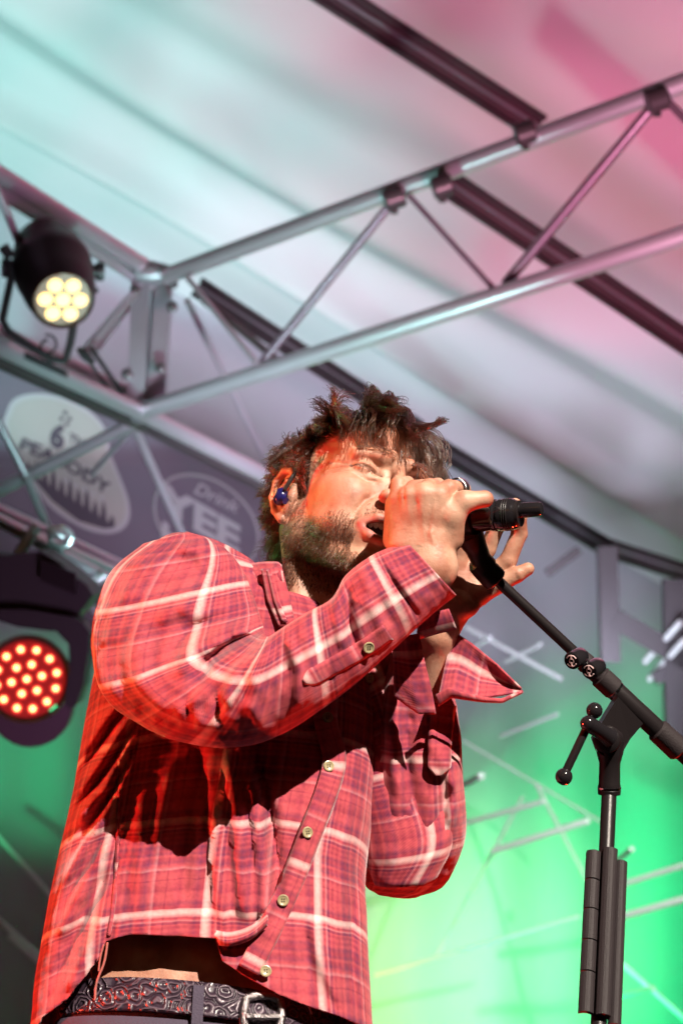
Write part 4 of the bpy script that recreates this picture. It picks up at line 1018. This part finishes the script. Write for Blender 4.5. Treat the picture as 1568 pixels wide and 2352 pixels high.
def button(px, py, bvh, off, parent, r=.0056):
    c = cast(bvh, px, py, off); e = .004
    a, b_ = cast(bvh, px + 9, py, off), cast(bvh, px, py + 9, off); nrm_ = np.cross(b_ - c, a - c); nrm_ /= np.linalg.norm(nrm_)
    v = CAM - c; v /= np.linalg.norm(v)
    if nrm_ @ v < 0: nrm_ = -nrm_
    nrm_ = nrm_ * .5 + v * .5; nrm_ /= np.linalg.norm(nrm_)
    q_ = MB(); q_.lathe(c, c + nrm_ * .0022, [(0, r * .9), (.5, r), (.9, r * .95), (1, r * .8), (.75, r * .66), (.7, 0.0004)], 22); bt = q_.build('button', MT['horn'], parent)
    q_ = MB()
    e1 = np.cross(nrm_, cu); e1 /= np.linalg.norm(e1); e2_ = np.cross(nrm_, e1)
    for sx in (-1, 1):
        for sy in (-1, 1): q_.ball(c + nrm_ * .0018 + e1 * sx * .0011 + e2_ * sy * .0011, .00065, 8)
    q_.build('thread_holes', MT['hole'], bt)
pk = ribbon('placket', [(790, 1520), (752, 1585), (748, 1660), (768, 1745), (742, 1840), (712, 1915), (684, 1990), (650, 2070), (612, 2150), (572, 2228)], 52, BV, .009, 'plaid', shirt, 90)
BVP = BVHTree.FromPolygons([tuple(v.co + pk.location + person.location) for v in pk.data.vertices], [tuple(p.vertices) for p in pk.data.polygons])
for (x, y) in ((752, 1648), (754, 1760), (705, 1912), (650, 2068), (610, 2231)): button(x, y, BVP if x != 610 else BV, .002 if x != 610 else .008, shirt)
ribbon('side_seam', [(276, 1745), (272, 1900), (264, 2050), (250, 2150)], 5, BV, .0025, 'plaid', shirt, 50)
# rolled edge of the draped front panel
def edge_curl(pts, w_, off, name):
    p = resample(catmull(np.array(pts, float), 8), 46); V = []; uv = []
    for i in range(46):
        t = i / 45; o_ = off * math.sin(math.pi * min(1, t * 1.6) / 2)
        for j in range(9):
            a = -1.2 + 3.6 * j / 8; V.append(cast(BV, p[i][0], p[i][1] + w_ * (j / 8 - .3), o_ * (.25 + .75 * max(0, math.sin(a * .8 + .6))), 1.74)); uv.append((t * .07, j * .003))
    F = [(i * 9 + j, i * 9 + j + 1, (i + 1) * 9 + j + 1, (i + 1) * 9 + j) for i in range(45) for j in range(8)]
    o = mk(name, V, F, MT['plaid'], shirt, uv=np.array(uv)); so = o.modifiers.new('thickness', 'SOLIDIFY'); so.thickness = .0015
edge_curl([(490, 2146), (530, 2150), (575, 2136), (614, 2104)], 34, .022, 'turned_hem')
# sleeve tab with its button, and the other one hanging from the left arm
tb = ribbon('sleeve_tab', [(697, 1566), (760, 1532), (838, 1488), (890, 1452)], 40, BVS, .002, 'plaid', shirt, 50, lambda t: min(1, .25 + t * 9)); button(846, 1487, BVS, .004, shirt)
tb2 = ribbon('sleeve_tab', [(1006, 1782), (1008, 1750), (1010, 1690), (1020, 1618)], 52, BVS, .011, 'plaid', shirt, 40, lambda t: min(1, .2 + t * 8))
button(847, 1558, BV, .012, shirt)
# left cuff, unbuttoned and flaring open to the right
cf = patch([Q(1042, 1450, -235), Q(1085, 1478, -262), Q(1140, 1526, -285), Q(1197, 1582, -300)], [Q(1006, 1600, -330), Q(1040, 1588, -335), Q(1095, 1606, -325), Q(1197, 1588, -302)], 34, 20, bulge=-26)
add_shirt('cuff', crumple(cf[0], 4, 40, 3), cf[1], cf[2], 'plaids', shirt, .002)
cf2 = patch([Q(1000, 1596, -345), Q(1030, 1578, -352), Q(1060, 1590, -350), Q(1110, 1602, -335), Q(1150, 1606, -322), Q(1199, 1586, -303)], [Q(1006, 1622, -340), Q(1036, 1602, -345), Q(1064, 1606, -342), Q(1112, 1612, -332), Q(1152, 1613, -320), Q(1200, 1590, -301)], 40, 6, bulge=4)
add_shirt('cuff_band', cf2[0], cf2[1], cf2[2], 'plaids', shirt, .002)
cf3 = patch([Q(902, 1472, -300), Q(935, 1460, -325), Q(962, 1455, -330)], [Q(905, 1600, -345), Q(960, 1640, -355), Q(1000, 1640, -345)], 20, 24, bulge=14)
cf3v = cf3[0]; add_shirt('cuff', crumple(cf3v, 5, 50, 8), cf3[1], cf3[2], 'plaids', shirt, .002)
# second cuff layer showing under the right one
cf4 = patch([Q(960, 1420, -330), Q(1000, 1405, -345), Q(1030, 1398, -350)], [Q(955, 1470, -320), Q(1005, 1455, -335), Q(1048, 1444, -340)], 20, 8, bulge=6)
add_shirt('cuff', cf4[0], cf4[1], cf4[2], 'plaids', shirt, .002)
# collar
c1 = patch([Q(560, 1300, -120), Q(600, 1292, -150), Q(638, 1292, -172), Q(646, 1300, -176)], [Q(590, 1338, -190), Q(620, 1350, -200), Q(640, 1352, -206), Q(655, 1350, -206)], 22, 10, bulge=16)
add_shirt('collar', crumple(c1[0], 5, 30, 2), c1[1], c1[2], 'plaid', shirt, .003)
c2 = patch([Q(600, 1308, -195), Q(614, 1380, -235), Q(640, 1440, -262)], [Q(646, 1302, -190), Q(664, 1372, -225), Q(676, 1432, -250)], 24, 8, bulge=6)
add_shirt('collar_stand', c2[0], c2[1], c2[2], 'plaid', shirt, .003)
c3 = patch([Q(612, 1310, -202), Q(628, 1380, -242), Q(648, 1430, -266)], [Q(622, 1308, -203), Q(640, 1378, -244), Q(660, 1428, -268)], 24, 3)
add_shirt('neck_facing', c3[0], c3[1], c3[2], 'plaid', shirt, .002)
# loose threads at the torn hem
for pts, r_ in (([(248, 2165), (240, 2210), (222, 2260), (216, 2310), (205, 2352)], .0011), ([(240, 2170), (232, 2200), (228, 2230)], .0008), ([(160, 2288), (166, 2300), (160, 2312)], .0012), ([(700, 2300), (712, 2314), (716, 2330)], .0010),
               ([(205, 2225), (212, 2240), (206, 2252)], .0012), ([(130, 2310), (134, 2326), (128, 2338)], .0012)):
    dd_ = 1.855 if pts[0][0] > 235 else 1.90
    g = MB(); g.path([P(x + rnd.uniform(-2, 2), y, dd_) for x, y in pts], r_, 6, 6); g.build('loose_thread', MT['thread'], shirt)

# trousers, belt
zo = 70
jr = [(132, 2345, 786, 2410, -575, 178), (118, 2400, 800, 2480, -610, 196), (110, 2600, 815, 2700, -710, 200), (105, 2800, 800, 2900, -800, 195)]
jr = [(*r_[:4], r_[4] + zo, r_[5] * .95) for r_ in jr]
jv, jf, juv, jface, _ = bodyloft(jr, 8, 80)
jo = mk('jeans', W(jv), jf, MT['jeans'], person, uv=juv)
MT['buckle'] = mat('aged_silver', (.34, .31, .32), .3, 1, bump=.8, bscale=600)
MT['belt_edge'] = mat('belt_edge', (.10, .07, .09), .35)
hip = W(np.array([(Q(128, 2800, -800) + Q(800, 2900, -800)) / 2]))[0]
lg = MB()
for s0 in (-1, 1):
    top = hip + np.array([.095 * s0, .0, .06]); kn = np.array([hip[0] + .11 * s0, hip[1] - .02 + .06 * s0, .50]); ft = np.array([hip[0] + .12 * s0, hip[1] + .02 + .05 * s0, .07])
    lg = MB(); lg.path([top, top * .5 + kn * .5, kn, kn * .5 + ft * .5, ft], [.10, .09, .07, .065, .06], 20, 4); lg.build('trouser_leg', MT['jeans'], jo)
    sh = MB(); sh.ball(ft + np.array([.04, -.05, -.03]), .06, 16, sc_=(1.0, 2.1, .65)); sh.build('shoe', MT['black'], person)
bl = [(148, 2288, 770, 2352, -540, 190), (142, 2325, 776, 2388, -556, 194), (136, 2364, 782, 2426, -575, 197)]
bl = [(*r_[:4], r_[4] + zo, r_[5] * 1.0) for r_ in bl]
bv, bf, buv, bface, _ = bodyloft(bl, 6, 120, 2.2)
MT['belt'] = bpy.data.materials.new('tooled_leather'); m_ = MT['belt']; m_.use_nodes = True; n = m_.node_tree.nodes; L = m_.node_tree.links; b = n['Principled BSDF']
b.inputs['Base Color'].default_value = (.085, .06, .075, 1); b.inputs['Roughness'].default_value = .3
uvn = n.new('ShaderNodeUVMap'); uvn.uv_map = 'uv'
def vnode(kind, **k_):
    t_ = n.new(kind)
    for a, v in k_.items(): t_.inputs[a].default_value = v
    return t_
nz = n.new('ShaderNodeTexNoise'); nz.inputs['Scale'].default_value = 60; L.new(uvn.outputs[0], nz.inputs['Vector'])
mv = n.new('ShaderNodeVectorMath'); mv.operation = 'MULTIPLY_ADD'; mv.inputs[1].default_value = (.012, .012, 0); L.new(nz.outputs['Color'], mv.inputs[0]); L.new(uvn.outputs[0], mv.inputs[2])
vo = n.new('ShaderNodeTexVoronoi'); vo.inputs['Scale'].default_value = 62; L.new(mv.outputs[0], vo.inputs['Vector'])
rg = n.new('ShaderNodeMath'); rg.operation = 'MULTIPLY'; rg.inputs[1].default_value = 24; L.new(vo.outputs['Distance'], rg.inputs[0])
ma = n.new('ShaderNodeMath'); ma.operation = 'SINE'; L.new(rg.outputs[0], ma.inputs[0])
bu = n.new('ShaderNodeBump'); bu.inputs['Strength'].default_value = .8; bu.inputs['Distance'].default_value = .0012; L.new(ma.outputs[0], bu.inputs['Height']); L.new(bu.outputs[0], b.inputs['Normal'])
rr_ = ramp(n, [(.0, (.035, .022, .035)), (1, (.12, .085, .11))]); L.new(ma.outputs[0], rr_.inputs[0]); L.new(rr_.outputs[0], b.inputs['Base Color'])
belt = mk('belt', W(bv), bf, MT['belt'], person, uv=buv); so = belt.modifiers.new('thickness', 'SOLIDIFY'); so.thickness = .004
BB = caster([bv], [bf]); BJ = caster([bv, jv], [bf, jf])
for offy in (-32, 34):
    pass
g = MB()
def bc(x, y, o=.004): return cast(BJ, x, y, o, 1.80)
lp = MB(); lp.prism([bc(445, 2262, .006), bc(470, 2264, .006), bc(466, 2352, .006), bc(440, 2350, .006)], -fwd * .003); lp.build('belt_loop', MT['jeans'], jo, smooth=False)
bvg = bv.reshape(-1, 121, 3); ed = []
for row, dy in ((1, 0), (-2, 0)):
    pth = W(bvg[row, 8:54]) ; v_ = CAM - pth; v_ /= np.linalg.norm(v_, axis=1)[:, None]
    g = MB(); g.path(pth + v_ * .003, .0014, 8); g.build('edge_ridge', MT['belt_edge'], belt)
lp = MB(); fr_ = [bc(566, 2292, .008), bc(600, 2286, .009), bc(640, 2296, .008), bc(646, 2330, .008), bc(636, 2372, .008), bc(600, 2378, .009), bc(566, 2366, .008), bc(560, 2330, .008), bc(566, 2292, .008)]
lp.path(fr_, .0042, 12, 5); lp.path([bc(640, 2335, .012), bc(600, 2336, .014), bc(565, 2335, .012)], .003, 10); bk = lp.build('buckle', MT['buckle'], belt)
lp = MB()
for i in range(9): lp.ball(bc(568 - i * 1.5 + 6 * math.sin(i), 2284 + i * 8, .008), .0018, 10)
lp.build('beading', MT['steel'], bk)
# ------------------------------------------------------------------ hair, beard, brows
def hairmat(name, col, rough=.35):
    m_ = bpy.data.materials.new(name); m_.use_nodes = True; n = m_.node_tree.nodes; L = m_.node_tree.links
    n.remove(n['Principled BSDF']); h = n.new('ShaderNodeBsdfHairPrincipled'); h.parametrization = 'COLOR'
    h.model = 'CHIANG'; h.inputs['Color'].default_value = (*col, 1); h.inputs['Roughness'].default_value = rough
    for i_ in h.inputs:
        if i_.name in ('Random Color', 'Random Roughness'): i_.default_value = .4
    L.new(h.outputs[0], n['Material Output'].inputs['Surface']); return m_
def hair_obj(name, strands, rad, m_, parent):
    n_, k_ = strands.shape[:2]; o0 = origin_of(parent)
    hc = bpy.data.hair_curves.new(name); hc.add_curves([k_] * n_)
    hc.attributes['position'].data.foreach_set('vector', (strands - o0).astype(np.float32).ravel())
    at_ = hc.attributes.get('radius') or hc.attributes.new('radius', 'FLOAT', 'POINT')
    prof = (1 - np.linspace(0, 1, k_) ** 2 * .85) * rad
    at_.data.foreach_set('value', np.tile(prof, n_).astype(np.float32))
    hc.materials.append(m_)
    o = bpy.data.objects.new(name, hc); C.objects.link(o); o.parent = parent; return o
x, y, z = HVL.T; ax = np.abs(x)
scalp = (z > 86 - .55 * np.clip(62 - y, 0, 60)) & (y > 25) | ((y <= 25) & (y > 5) & (z > 22)) | ((ax > 56) & (y > 8) & (y < 24) & (z > -2) & (z <= 22)) | ((y <= 5) & (z > 34)) | ((y <= -24) & (z > -70)) | ((y <= -5) & (z > 34))
scalp &= ~((ax > 58) & (y > -34) & (y < 14) & (z < 40) & (z > -40)) & (z > -85)
idx = np.flatnonzero(scalp)
N = 15000; pick = rng.choice(idx, N)
root = HVL[pick] + rng.normal(0, .7, (N, 3)); nrm_ = HNL[pick]; nrm_ = nrm_ * np.sign((nrm_ * (root - np.array([0, -10, 40]))).sum(1))[:, None]
def vfield(p, s, seed):
    out = np.zeros_like(p)
    for k_ in range(3):
        a = rngf[seed + k_]
        out[:, k_] = np.sin(p @ a[0] / s + a[3][0]) + np.sin(p @ a[1] / s + a[3][1]) + .7 * np.sin(p @ a[2] / s * 1.7 + a[3][2])
    return out / 2
rngf = np.random.default_rng(5).normal(0, 1, (40, 4, 3)) 
top = np.clip((root[:, 2] - 55) / 50, 0, 1) ; front = np.clip((root[:, 1] - 0) / 70, 0, 1); nape = np.clip((-10 - root[:, 2]) / 40, 0, 1) * (root[:, 1] < 0)
side = (1 - top) * (1 - nape)
length = 24 + 30 * top + 62 * front * top + 80 * nape + 6 * side
length *= rng.uniform(.65, 1.2, N) * (1 + .12 * np.sin(root[:, 0] / 9) * np.sin(root[:, 1] / 11))
K = 11
clump = rng.choice(N, 520, replace=False); cr_ = root[clump]
dist = ((root[:, None, :] - cr_[None]) ** 2).sum(2); near = dist.argmin(1); croot = cr_[near]
P0 = root.copy(); strands = np.zeros((N, K, 3)); strands[:, 0] = P0
flow = np.zeros((N, 3)); flow[:, 1] = .9 * top + .2 * side - .25 * nape; flow[:, 2] = .25 * side - .9 * nape - .05; flow[:, 0] = .35 * np.sign(root[:, 0]) * side + .1 * np.sin(croot[:, 1] / 17) 
sd_ = vfield(croot, 9, 0)
dirv = nrm_ * (.5 + .16 * top)[:, None] + flow * .8 + sd_ * .40 + rng.normal(0, .09, (N, 3))
dirv[:, 1] -= .35 * side
step = (length / (K - 1))[:, None]
p = P0.copy()
ph = vfield(croot, 7, 6)
for k_ in range(1, K):
    t = k_ / (K - 1)
    grav = np.zeros((N, 3)); grav[:, 2] = -.26 - .45 * t - .25 * front; grav[:, 1] = .18 * top - .42 * nape
    curl = vfield(croot * .6 + p * .4 + ph * 12, 12, 12) * (.34 + .34 * top)[:, None]
    dirv = dirv + grav * (.8 * top + .2 + .6 * nape)[:, None] + curl + rng.normal(0, .03, (N, 3)); dirv /= np.linalg.norm(dirv, axis=1)[:, None]
    p = p + dirv * step
    # keep outside the skull and off the ear
    e_ = (np.abs(p[:, 0]) > 62) & (p[:, 1] > -30) & (p[:, 1] < 14) & (p[:, 2] < 36) & (p[:, 2] > -32); p[e_, 0] *= .93; p[e_, 1] -= 3
    c_ = np.array([0, -8, 42.]); rr = np.array([78, 99, 87.]); qn = np.linalg.norm((p - c_) / rr, axis=1); ins = qn < 1.02
    p[ins] = c_ + (p[ins] - c_) / qn[ins][:, None] * 1.02
    strands[:, k_] = p
# strands of one lock draw together towards the tip
for k_ in range(1, K):
    t = k_ / (K - 1)
    cen_ = np.zeros((520, 3)); cnt = np.zeros(520); np.add.at(cen_, near, strands[:, k_]); np.add.at(cnt, near, 1); cen_ /= np.maximum(cnt, 1)[:, None]
    strands[:, k_] += (cen_[near] - strands[:, k_]) * (.75 * t * rng.uniform(.3, 1.1, N))[:, None]
HM = hairmat('dark_brown_hair', (.030, .013, .008), .25)
hair = hair_obj('hair', W(H(strands)), .00045, HM, person)
# scalp shell so that the roots read dark
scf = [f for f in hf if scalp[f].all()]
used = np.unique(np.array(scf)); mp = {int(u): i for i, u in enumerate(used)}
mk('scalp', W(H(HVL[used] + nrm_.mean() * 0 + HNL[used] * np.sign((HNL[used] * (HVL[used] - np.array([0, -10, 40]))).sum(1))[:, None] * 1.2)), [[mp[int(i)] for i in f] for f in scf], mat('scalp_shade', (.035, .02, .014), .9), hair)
# beard
bi = np.concatenate([np.flatnonzero(beardmask(HVL, k_)) for k_ in (-3, 0, 4, 8)]); bi = bi[beardmask(HVL)[bi] | (HVL[bi][:, 2] > -60)]; Nb = 13000; pk_ = rng.choice(bi, Nb); rb = HVL[pk_] + rng.normal(0, .6, (Nb, 3)); nb = HNL[pk_]; nb = nb * np.sign((nb * (rb - np.array([0, 30, -30]))).sum(1))[:, None]
Kb = 5; sb = np.zeros((Nb, Kb, 3)); sb[:, 0] = rb; d_ = nb * .8 + np.array([0, .35, -.75]) + rng.normal(0, .35, (Nb, 3)) + vfield(rb, 6, 20) * .35
ln_ = rng.uniform(2.5, 6.5, Nb) * np.clip((8 - rb[:, 2]) / 55, .22, 1.15); p = rb.copy()
for k_ in range(1, Kb):
    d_ += np.array([0, 0, -.25]) + rng.normal(0, .15, (Nb, 3)); d_ /= np.linalg.norm(d_, axis=1)[:, None]; p = p + d_ * (ln_ / (Kb - 1))[:, None]; sb[:, k_] = p
hair_obj('beard', W(H(sb)), .00026, hairmat('brown_beard', (.045, .021, .013), .35), person)
# brows and lashes
br = []
for s in (-1, 1):
    for i in range(120):
        t = rnd.random(); a = np.array([s * (9 + 36 * t), 103.5 - 20 * t ** 1.6 + rnd.uniform(-.5, .5), 37 + 5 * math.sin(t * 2.6) + rnd.gauss(0, 1.7) * (1 - .4 * t)])
        d_ = np.array([s * .8, -.1, .45 - .8 * t]) + np.random.default_rng(i).normal(0, .2, 3); d_ /= np.linalg.norm(d_)
        br.append([a + d_ * 5 * k_ / 3 + np.array([0, 1.0 * math.sin(k_), 0]) for k_ in range(4)])
    for i in range(60):
        t = rnd.random(); gx_, gz_ = s * (17 + 29 * t), 17 + 3.6 * t
        k0 = np.flatnonzero((np.abs(HVL[:, 0] - gx_) < 1.6) & (np.abs(HVL[:, 2] - gz_) < 1.6) & (HVL[:, 1] > 60))
        if len(k0) == 0: continue
        a = HVL[k0[HVL[k0, 1].argmax()]]; d_ = np.array([s * .35, .45, -.85]) + np.random.default_rng(900 + i).normal(0, .15, 3)
        br.append([a + d_ * 3.0 * k_ / 3 for k_ in range(4)])
hair_obj('eyebrows', W(H(np.array(br))), .00032, hairmat('brow_hair', (.05, .024, .015), .35), person)
# ------------------------------------------------------------------ microphone
def mp_(x, y, z): return W(Q(x, y, z))
mic = empty('microphone', mp_(1000, 1190, -330), 'black handheld wireless microphone gripped at the singer\'s mouth', 'microphone')
m0, m1 = mp_(948, 1198, -300), mp_(1188, 1180, -395)
L_ = np.linalg.norm(m1 - m0); a_ = (m1 - m0) / L_
g = MB(); g.lathe(m0, m1, [(0, 0.0104), (.08, 0.0161), (.25, 0.0161), (.46, 0.0158), (.50, 0.0152), (.505, 0.0150), (.76, 0.0153), (.77, 0.0160), (.80, 0.0162), (.81, 0.0150), (.83, 0.0150), (.84, 0.0160), (.96, 0.0158), (.98, 0.0144), (1, 0.0135)], 40)
g.build('body', MT['gloss'], mic)
g = MB(); g.lathe(m0 - a_ * .030, m0 + a_ * .012, [(0, 0.0052), (.08, 0.0130), (.3, 0.0187), (.55, 0.0193), (.62, 0.0198), (.72, 0.0198), (.78, 0.0196), (1, 0.0122)], 36)
g.build('grille', mat('black_grille', (.02, .02, .02), .5, .5, bump=1.0, bscale=1400), mic)
g = MB(); g.lathe(m1, m1 + a_ * .003, [(0, 0.0135), (1, 0.0130)], 30); g.build('end_cap', MT['blackm'], mic)
g = MB(); g.lathe(m1 + a_ * .002 + cu * .003, m1 + a_ * .026 + cu * .003, [(0, 0.0077), (.2, 0.0078), (.85, 0.0073), (.96, 0.0061), (1, 0.0035)], 26); g.build('antenna', MT['gloss'], mic)
g = MB()
for t in (.885, .905, .925):
    c_ = m0 + a_ * L_ * t; g.lathe(c_, c_ + a_ * .0012, [(0, 0.0160), (.5, 0.0165), (1, 0.0160)], 36)
g.build('ribs', MT['blackm'], mic)

# ------------------------------------------------------------------ stand
st = empty('microphone_stand', (P(1375, 2352, 1.95)[0], P(1375, 2352, 1.95)[1], 0), 'black boom microphone stand with knobs and a slotted holder, right of the singer', 'stand')
zs = -300
def sp_(x, y, z=zs): return W(Q(x, y, z))
# clip gripping the barrel
g = MB(); cc = m0 + a_ * L_ * .60
up_ = cu - a_ * (cu @ a_); up_ /= np.linalg.norm(up_); sdv = np.cross(a_, up_)
for i in range(1):
    ring_o = []
    for t0, r_ in ((-.020, .0215), (.020, .0200)):
        pass
g.lathe(m0 + a_ * L_ * .475, m0 + a_ * L_ * .60, [(0, .0170), (.1, .0190), (.9, .0187), (1, .0168)], 36)
g.build('clip', MT['blackm'], st)
g = MB(); g.path([sp_(1075, 1225, -345), sp_(1092, 1258, -330), sp_(1102, 1282, -318), sp_(1112, 1300, -310)], [.0150, .0115, .0105, .0125], 20, 6)
g.build('clip_neck', MT['blackm'], st)
pz = sp_(1128, 1322, -302)
g = MB(); pa_, pb_ = sp_(1090, 1285, -310), sp_(1140, 1335, -300); g.lathe(pa_, pb_, [(0, .008), (.15, .0120), (.45, .0128), (.8, .0132), (.95, .0128), (1, .0112)], 28); g.build('swivel', MT['blackm'], st)
ea, eb = sp_(1123, 1316, -303), sp_(1585, 1748, -215); be = (eb - ea) / np.linalg.norm(eb - ea)
g = MB(); g.lathe(sp_(1124, 1317, -303), sp_(1134, 1327, -302), [(0, .0090), (.5, .0097), (1, .0090)], 26); g.build('lock_ring', MT['steel'], st)
def on(x):   # point on the boom axis seen near x
    t = (x - 1123) / (1585 - 1123); return ea + (eb - ea) * t
g = MB(); g.lathe(on(1126), on(1345), [(0, .0052), (.04, .0057), (1, .0058)], 22); g.build('boom_rod', MT['blackm'], st)
g = MB(); g.lathe(on(1318), on(1408), [(0, .0070), (.05, .0094), (.3, .0104), (.32, .0096), (.62, .0098), (.64, .0116), (.97, .0116), (1, .0098)], 28); g.build('clutch_sleeve', MT['grip'], st)
g = MB(); g.lathe(on(1405), on(1410), [(0, .0108), (1, .0108)], 26); g.lathe(on(1554), on(1559), [(0, .0112), (1, .0112)], 26); g.build('collar_ring', MT['steel'], st)
g = MB(); g.lathe(on(1404), on(1520), [(0, .0092), (.05, .0102), (.95, .0103), (1, .0100)], 28); g.build('boom_tube', MT['blackm'], st)
g = MB(); g.lathe(on(1505), on(1560), [(0, .0104), (.06, .0126), (.94, .0129), (1, .0110)], 28); g.build('end_sleeve', MT['grip'], st)
g = MB(); g.lathe(on(1558), on(1760), [(0, .0085), (1, .0085)], 22); g.build('counter_rod', MT['blackm'], st)
for (x, y) in ((1312, 1518), (1352, 1541)):
    c_ = sp_(x, y, -345); back = sp_(x + 26, y - 14, -300); v = back - c_; v /= np.linalg.norm(v)
    g = MB(); g.lathe(c_, c_ + v * .022, [(0, .0078), (.06, .0090), (.5, .0096), (.9, .0092), (1, .0075)], 30); kn = g.build('knob', MT['gloss'], st)
    g = MB(); e1_ = np.cross(v, cu); e1_ /= np.linalg.norm(e1_); e2_ = np.cross(v, e1_)
    g.path([c_ - v * .0003 + e1_ * .0056 * math.cos(t) + e2_ * .0056 * math.sin(t) for t in np.linspace(.5, 2.6, 10)], .0006, 6)
    g.path([c_ - v * .0003 + e1_ * .0056 * math.cos(t) + e2_ * .0056 * math.sin(t) for t in np.linspace(3.6, 5.8, 10)], .0006, 6)
    g.path([c_ - v * .0003 - e2_ * .005, c_ - v * .0003 - e2_ * .0015], .0010, 6); g.path([c_ - v * .0003 + e2_ * .005, c_ - v * .0003 + e2_ * .0015], .0010, 6)
    g.path([c_ - v * .0003 + e1_ * .0025 * math.cos(t) + e2_ * .0025 * math.sin(t) for t in np.linspace(0, 6.28, 12)], .0006, 6)
    g.build('emblem', mat('knob_print', (.7, .5, .5), .5), kn)
# tee piece and wing lever
g = MB(); g.prism([sp_(1418, 1600, -318), sp_(1476, 1662, -305), sp_(1446, 1698, -310), (sp_(1425, 1735, -318)), sp_(1400, 1745, -322), sp_(1372, 1728, -325), sp_(1362, 1700, -325), sp_(1376, 1668, -322)], fwd * .022)
g.build('tee_bracket', MT['blackm'], st, smooth=False)
g = MB(); g.lathe(sp_(1390, 1700, -345), sp_(1402, 1694, -270), [(0, .009), (.08, .0135), (.45, .0138), (.5, .0150), (.9, .0150), (1, .012)], 32); g.build('clamp_disc', MT['blackm'], st)
g = MB(); g.lathe(sp_(1350, 1662, -395), sp_(1398, 1694, -350), [(0, .0068), (.1, .0082), (.5, .0078), (.85, .0088), (1, .0100)], 22); g.ball(sp_(1350, 1662, -392), .0082, 18)
lev = g.build('lever_hub', MT['gloss'], st)
g = MB(); g.cyl(sp_(1364, 1634, -380), sp_(1294, 1782, -400), .0042); g.build('lever_rod', MT['blackm'], lev)
for (x, y, z, r_) in ((1364, 1632, -380, .0082), (1294, 1784, -400, .0086)):
    g = MB(); g.ball(sp_(x, y, z), r_, 22); g.build('lever_ball', MT['gloss'], lev)
v0, v1 = sp_(1400, 1700, -300), sp_(1398, 1825, -300)
g = MB(); g.lathe(v0, v1, [(0, .0150), (.2, .0138), (.35, .0118), (.42, .0106), (.8, .0108), (.86, .0116), (.9, .0108), (.92, .0118), (1, .0112)], 30); g.build('neck_casting', MT['blackm'], st)
g = MB(); g.lathe(sp_(1398, 1808, -300), sp_(1398, 1812, -300), [(0, .0119), (1, .0119)], 28); g.build('bright_ring', MT['steel'], st)
vb = st.location; pb2 = np.array([P(1375, 2352, 1.95)[0], P(1375, 2352, 1.95)[1], .03])
pv1 = sp_(1398, 1815, -300); pv2 = sp_(1374, 2352, -300 - 300)
pvd = (pv2 - pv1) / np.linalg.norm(pv2 - pv1); foot = pv1 + pvd * ((pv1[2] - .03) / -pvd[2])
st_old = st.location.copy(); st.location = (foot[0], foot[1], 0)
for ch in list(bpy.data.objects):
    if ch.parent == st: ch.location = ch.location + st_old - st.location
g = MB(); g.lathe(pv1, foot, [(0, .0076), (1, .0076)], 24); g.build('pole', MT['blackm'], st)
g = MB(); g.lathe(foot + np.array([0, 0, .03]), foot + np.array([0, 0, -.03]), [(0, .02), (.1, .05), (.5, .14), (1, .15)], 36); g.build('base', MT['blackm'], st)
# slotted holder clipped to the pole
def onp(y): return pv1 + (pv2 - pv1) * ((y - 1815) / (2352 - 1815))
g = MB()
hd = empty('pick_holder', onp(2150), 'long black slotted holder clamped upright on the stand pole', 'holder')
pp = pvd; rx = np.cross(pp, fwd); rx /= np.linalg.norm(rx)
if rx @ cr < 0: rx = -rx
tv_ = np.cross(rx, pp); tv_ = tv_ if tv_ @ fwd < 0 else -tv_
def slab(y0, y1, cx, hw, toff, th, name, m2='grip', parent=hd, curve=.004):
    A, B = onp(y0) + rx * cx + tv_ * toff, onp(y1) + rx * cx + tv_ * toff; q_ = MB(); k_ = 7; V = []
    for e in (A, B):
        for i in range(k_):
            s0 = -1 + 2 * i / (k_ - 1); V.append(e + rx * hw * s0 + tv_ * curve * (1 - s0 * s0))
        for i in range(k_):
            s0 = 1 - 2 * i / (k_ - 1); V.append(e + rx * hw * s0 + tv_ * (curve * (1 - s0 * s0) - th))
    n2 = 2 * k_; F = [(i, (i + 1) % n2, n2 + (i + 1) % n2, n2 + i) for i in range(n2)] + [tuple(range(n2))[::-1], tuple(range(n2, 2 * n2))]
    q_.add(V, F); return q_.build(name, MT[m2], parent, smooth=False)
ys = [1972, 2040, 2108, 2178, 2248, 2338]
for i in range(5): slab(ys[i] + 1.5, ys[i + 1] - 1.5, -.0132, .0070, .006, .006, 'slot')
slab(1968, 2342, .0020, .0070, .012, .011, 'spine', curve=.004)
slab(1986, 2352, .0145, .0060, .004, .006, 'rail')
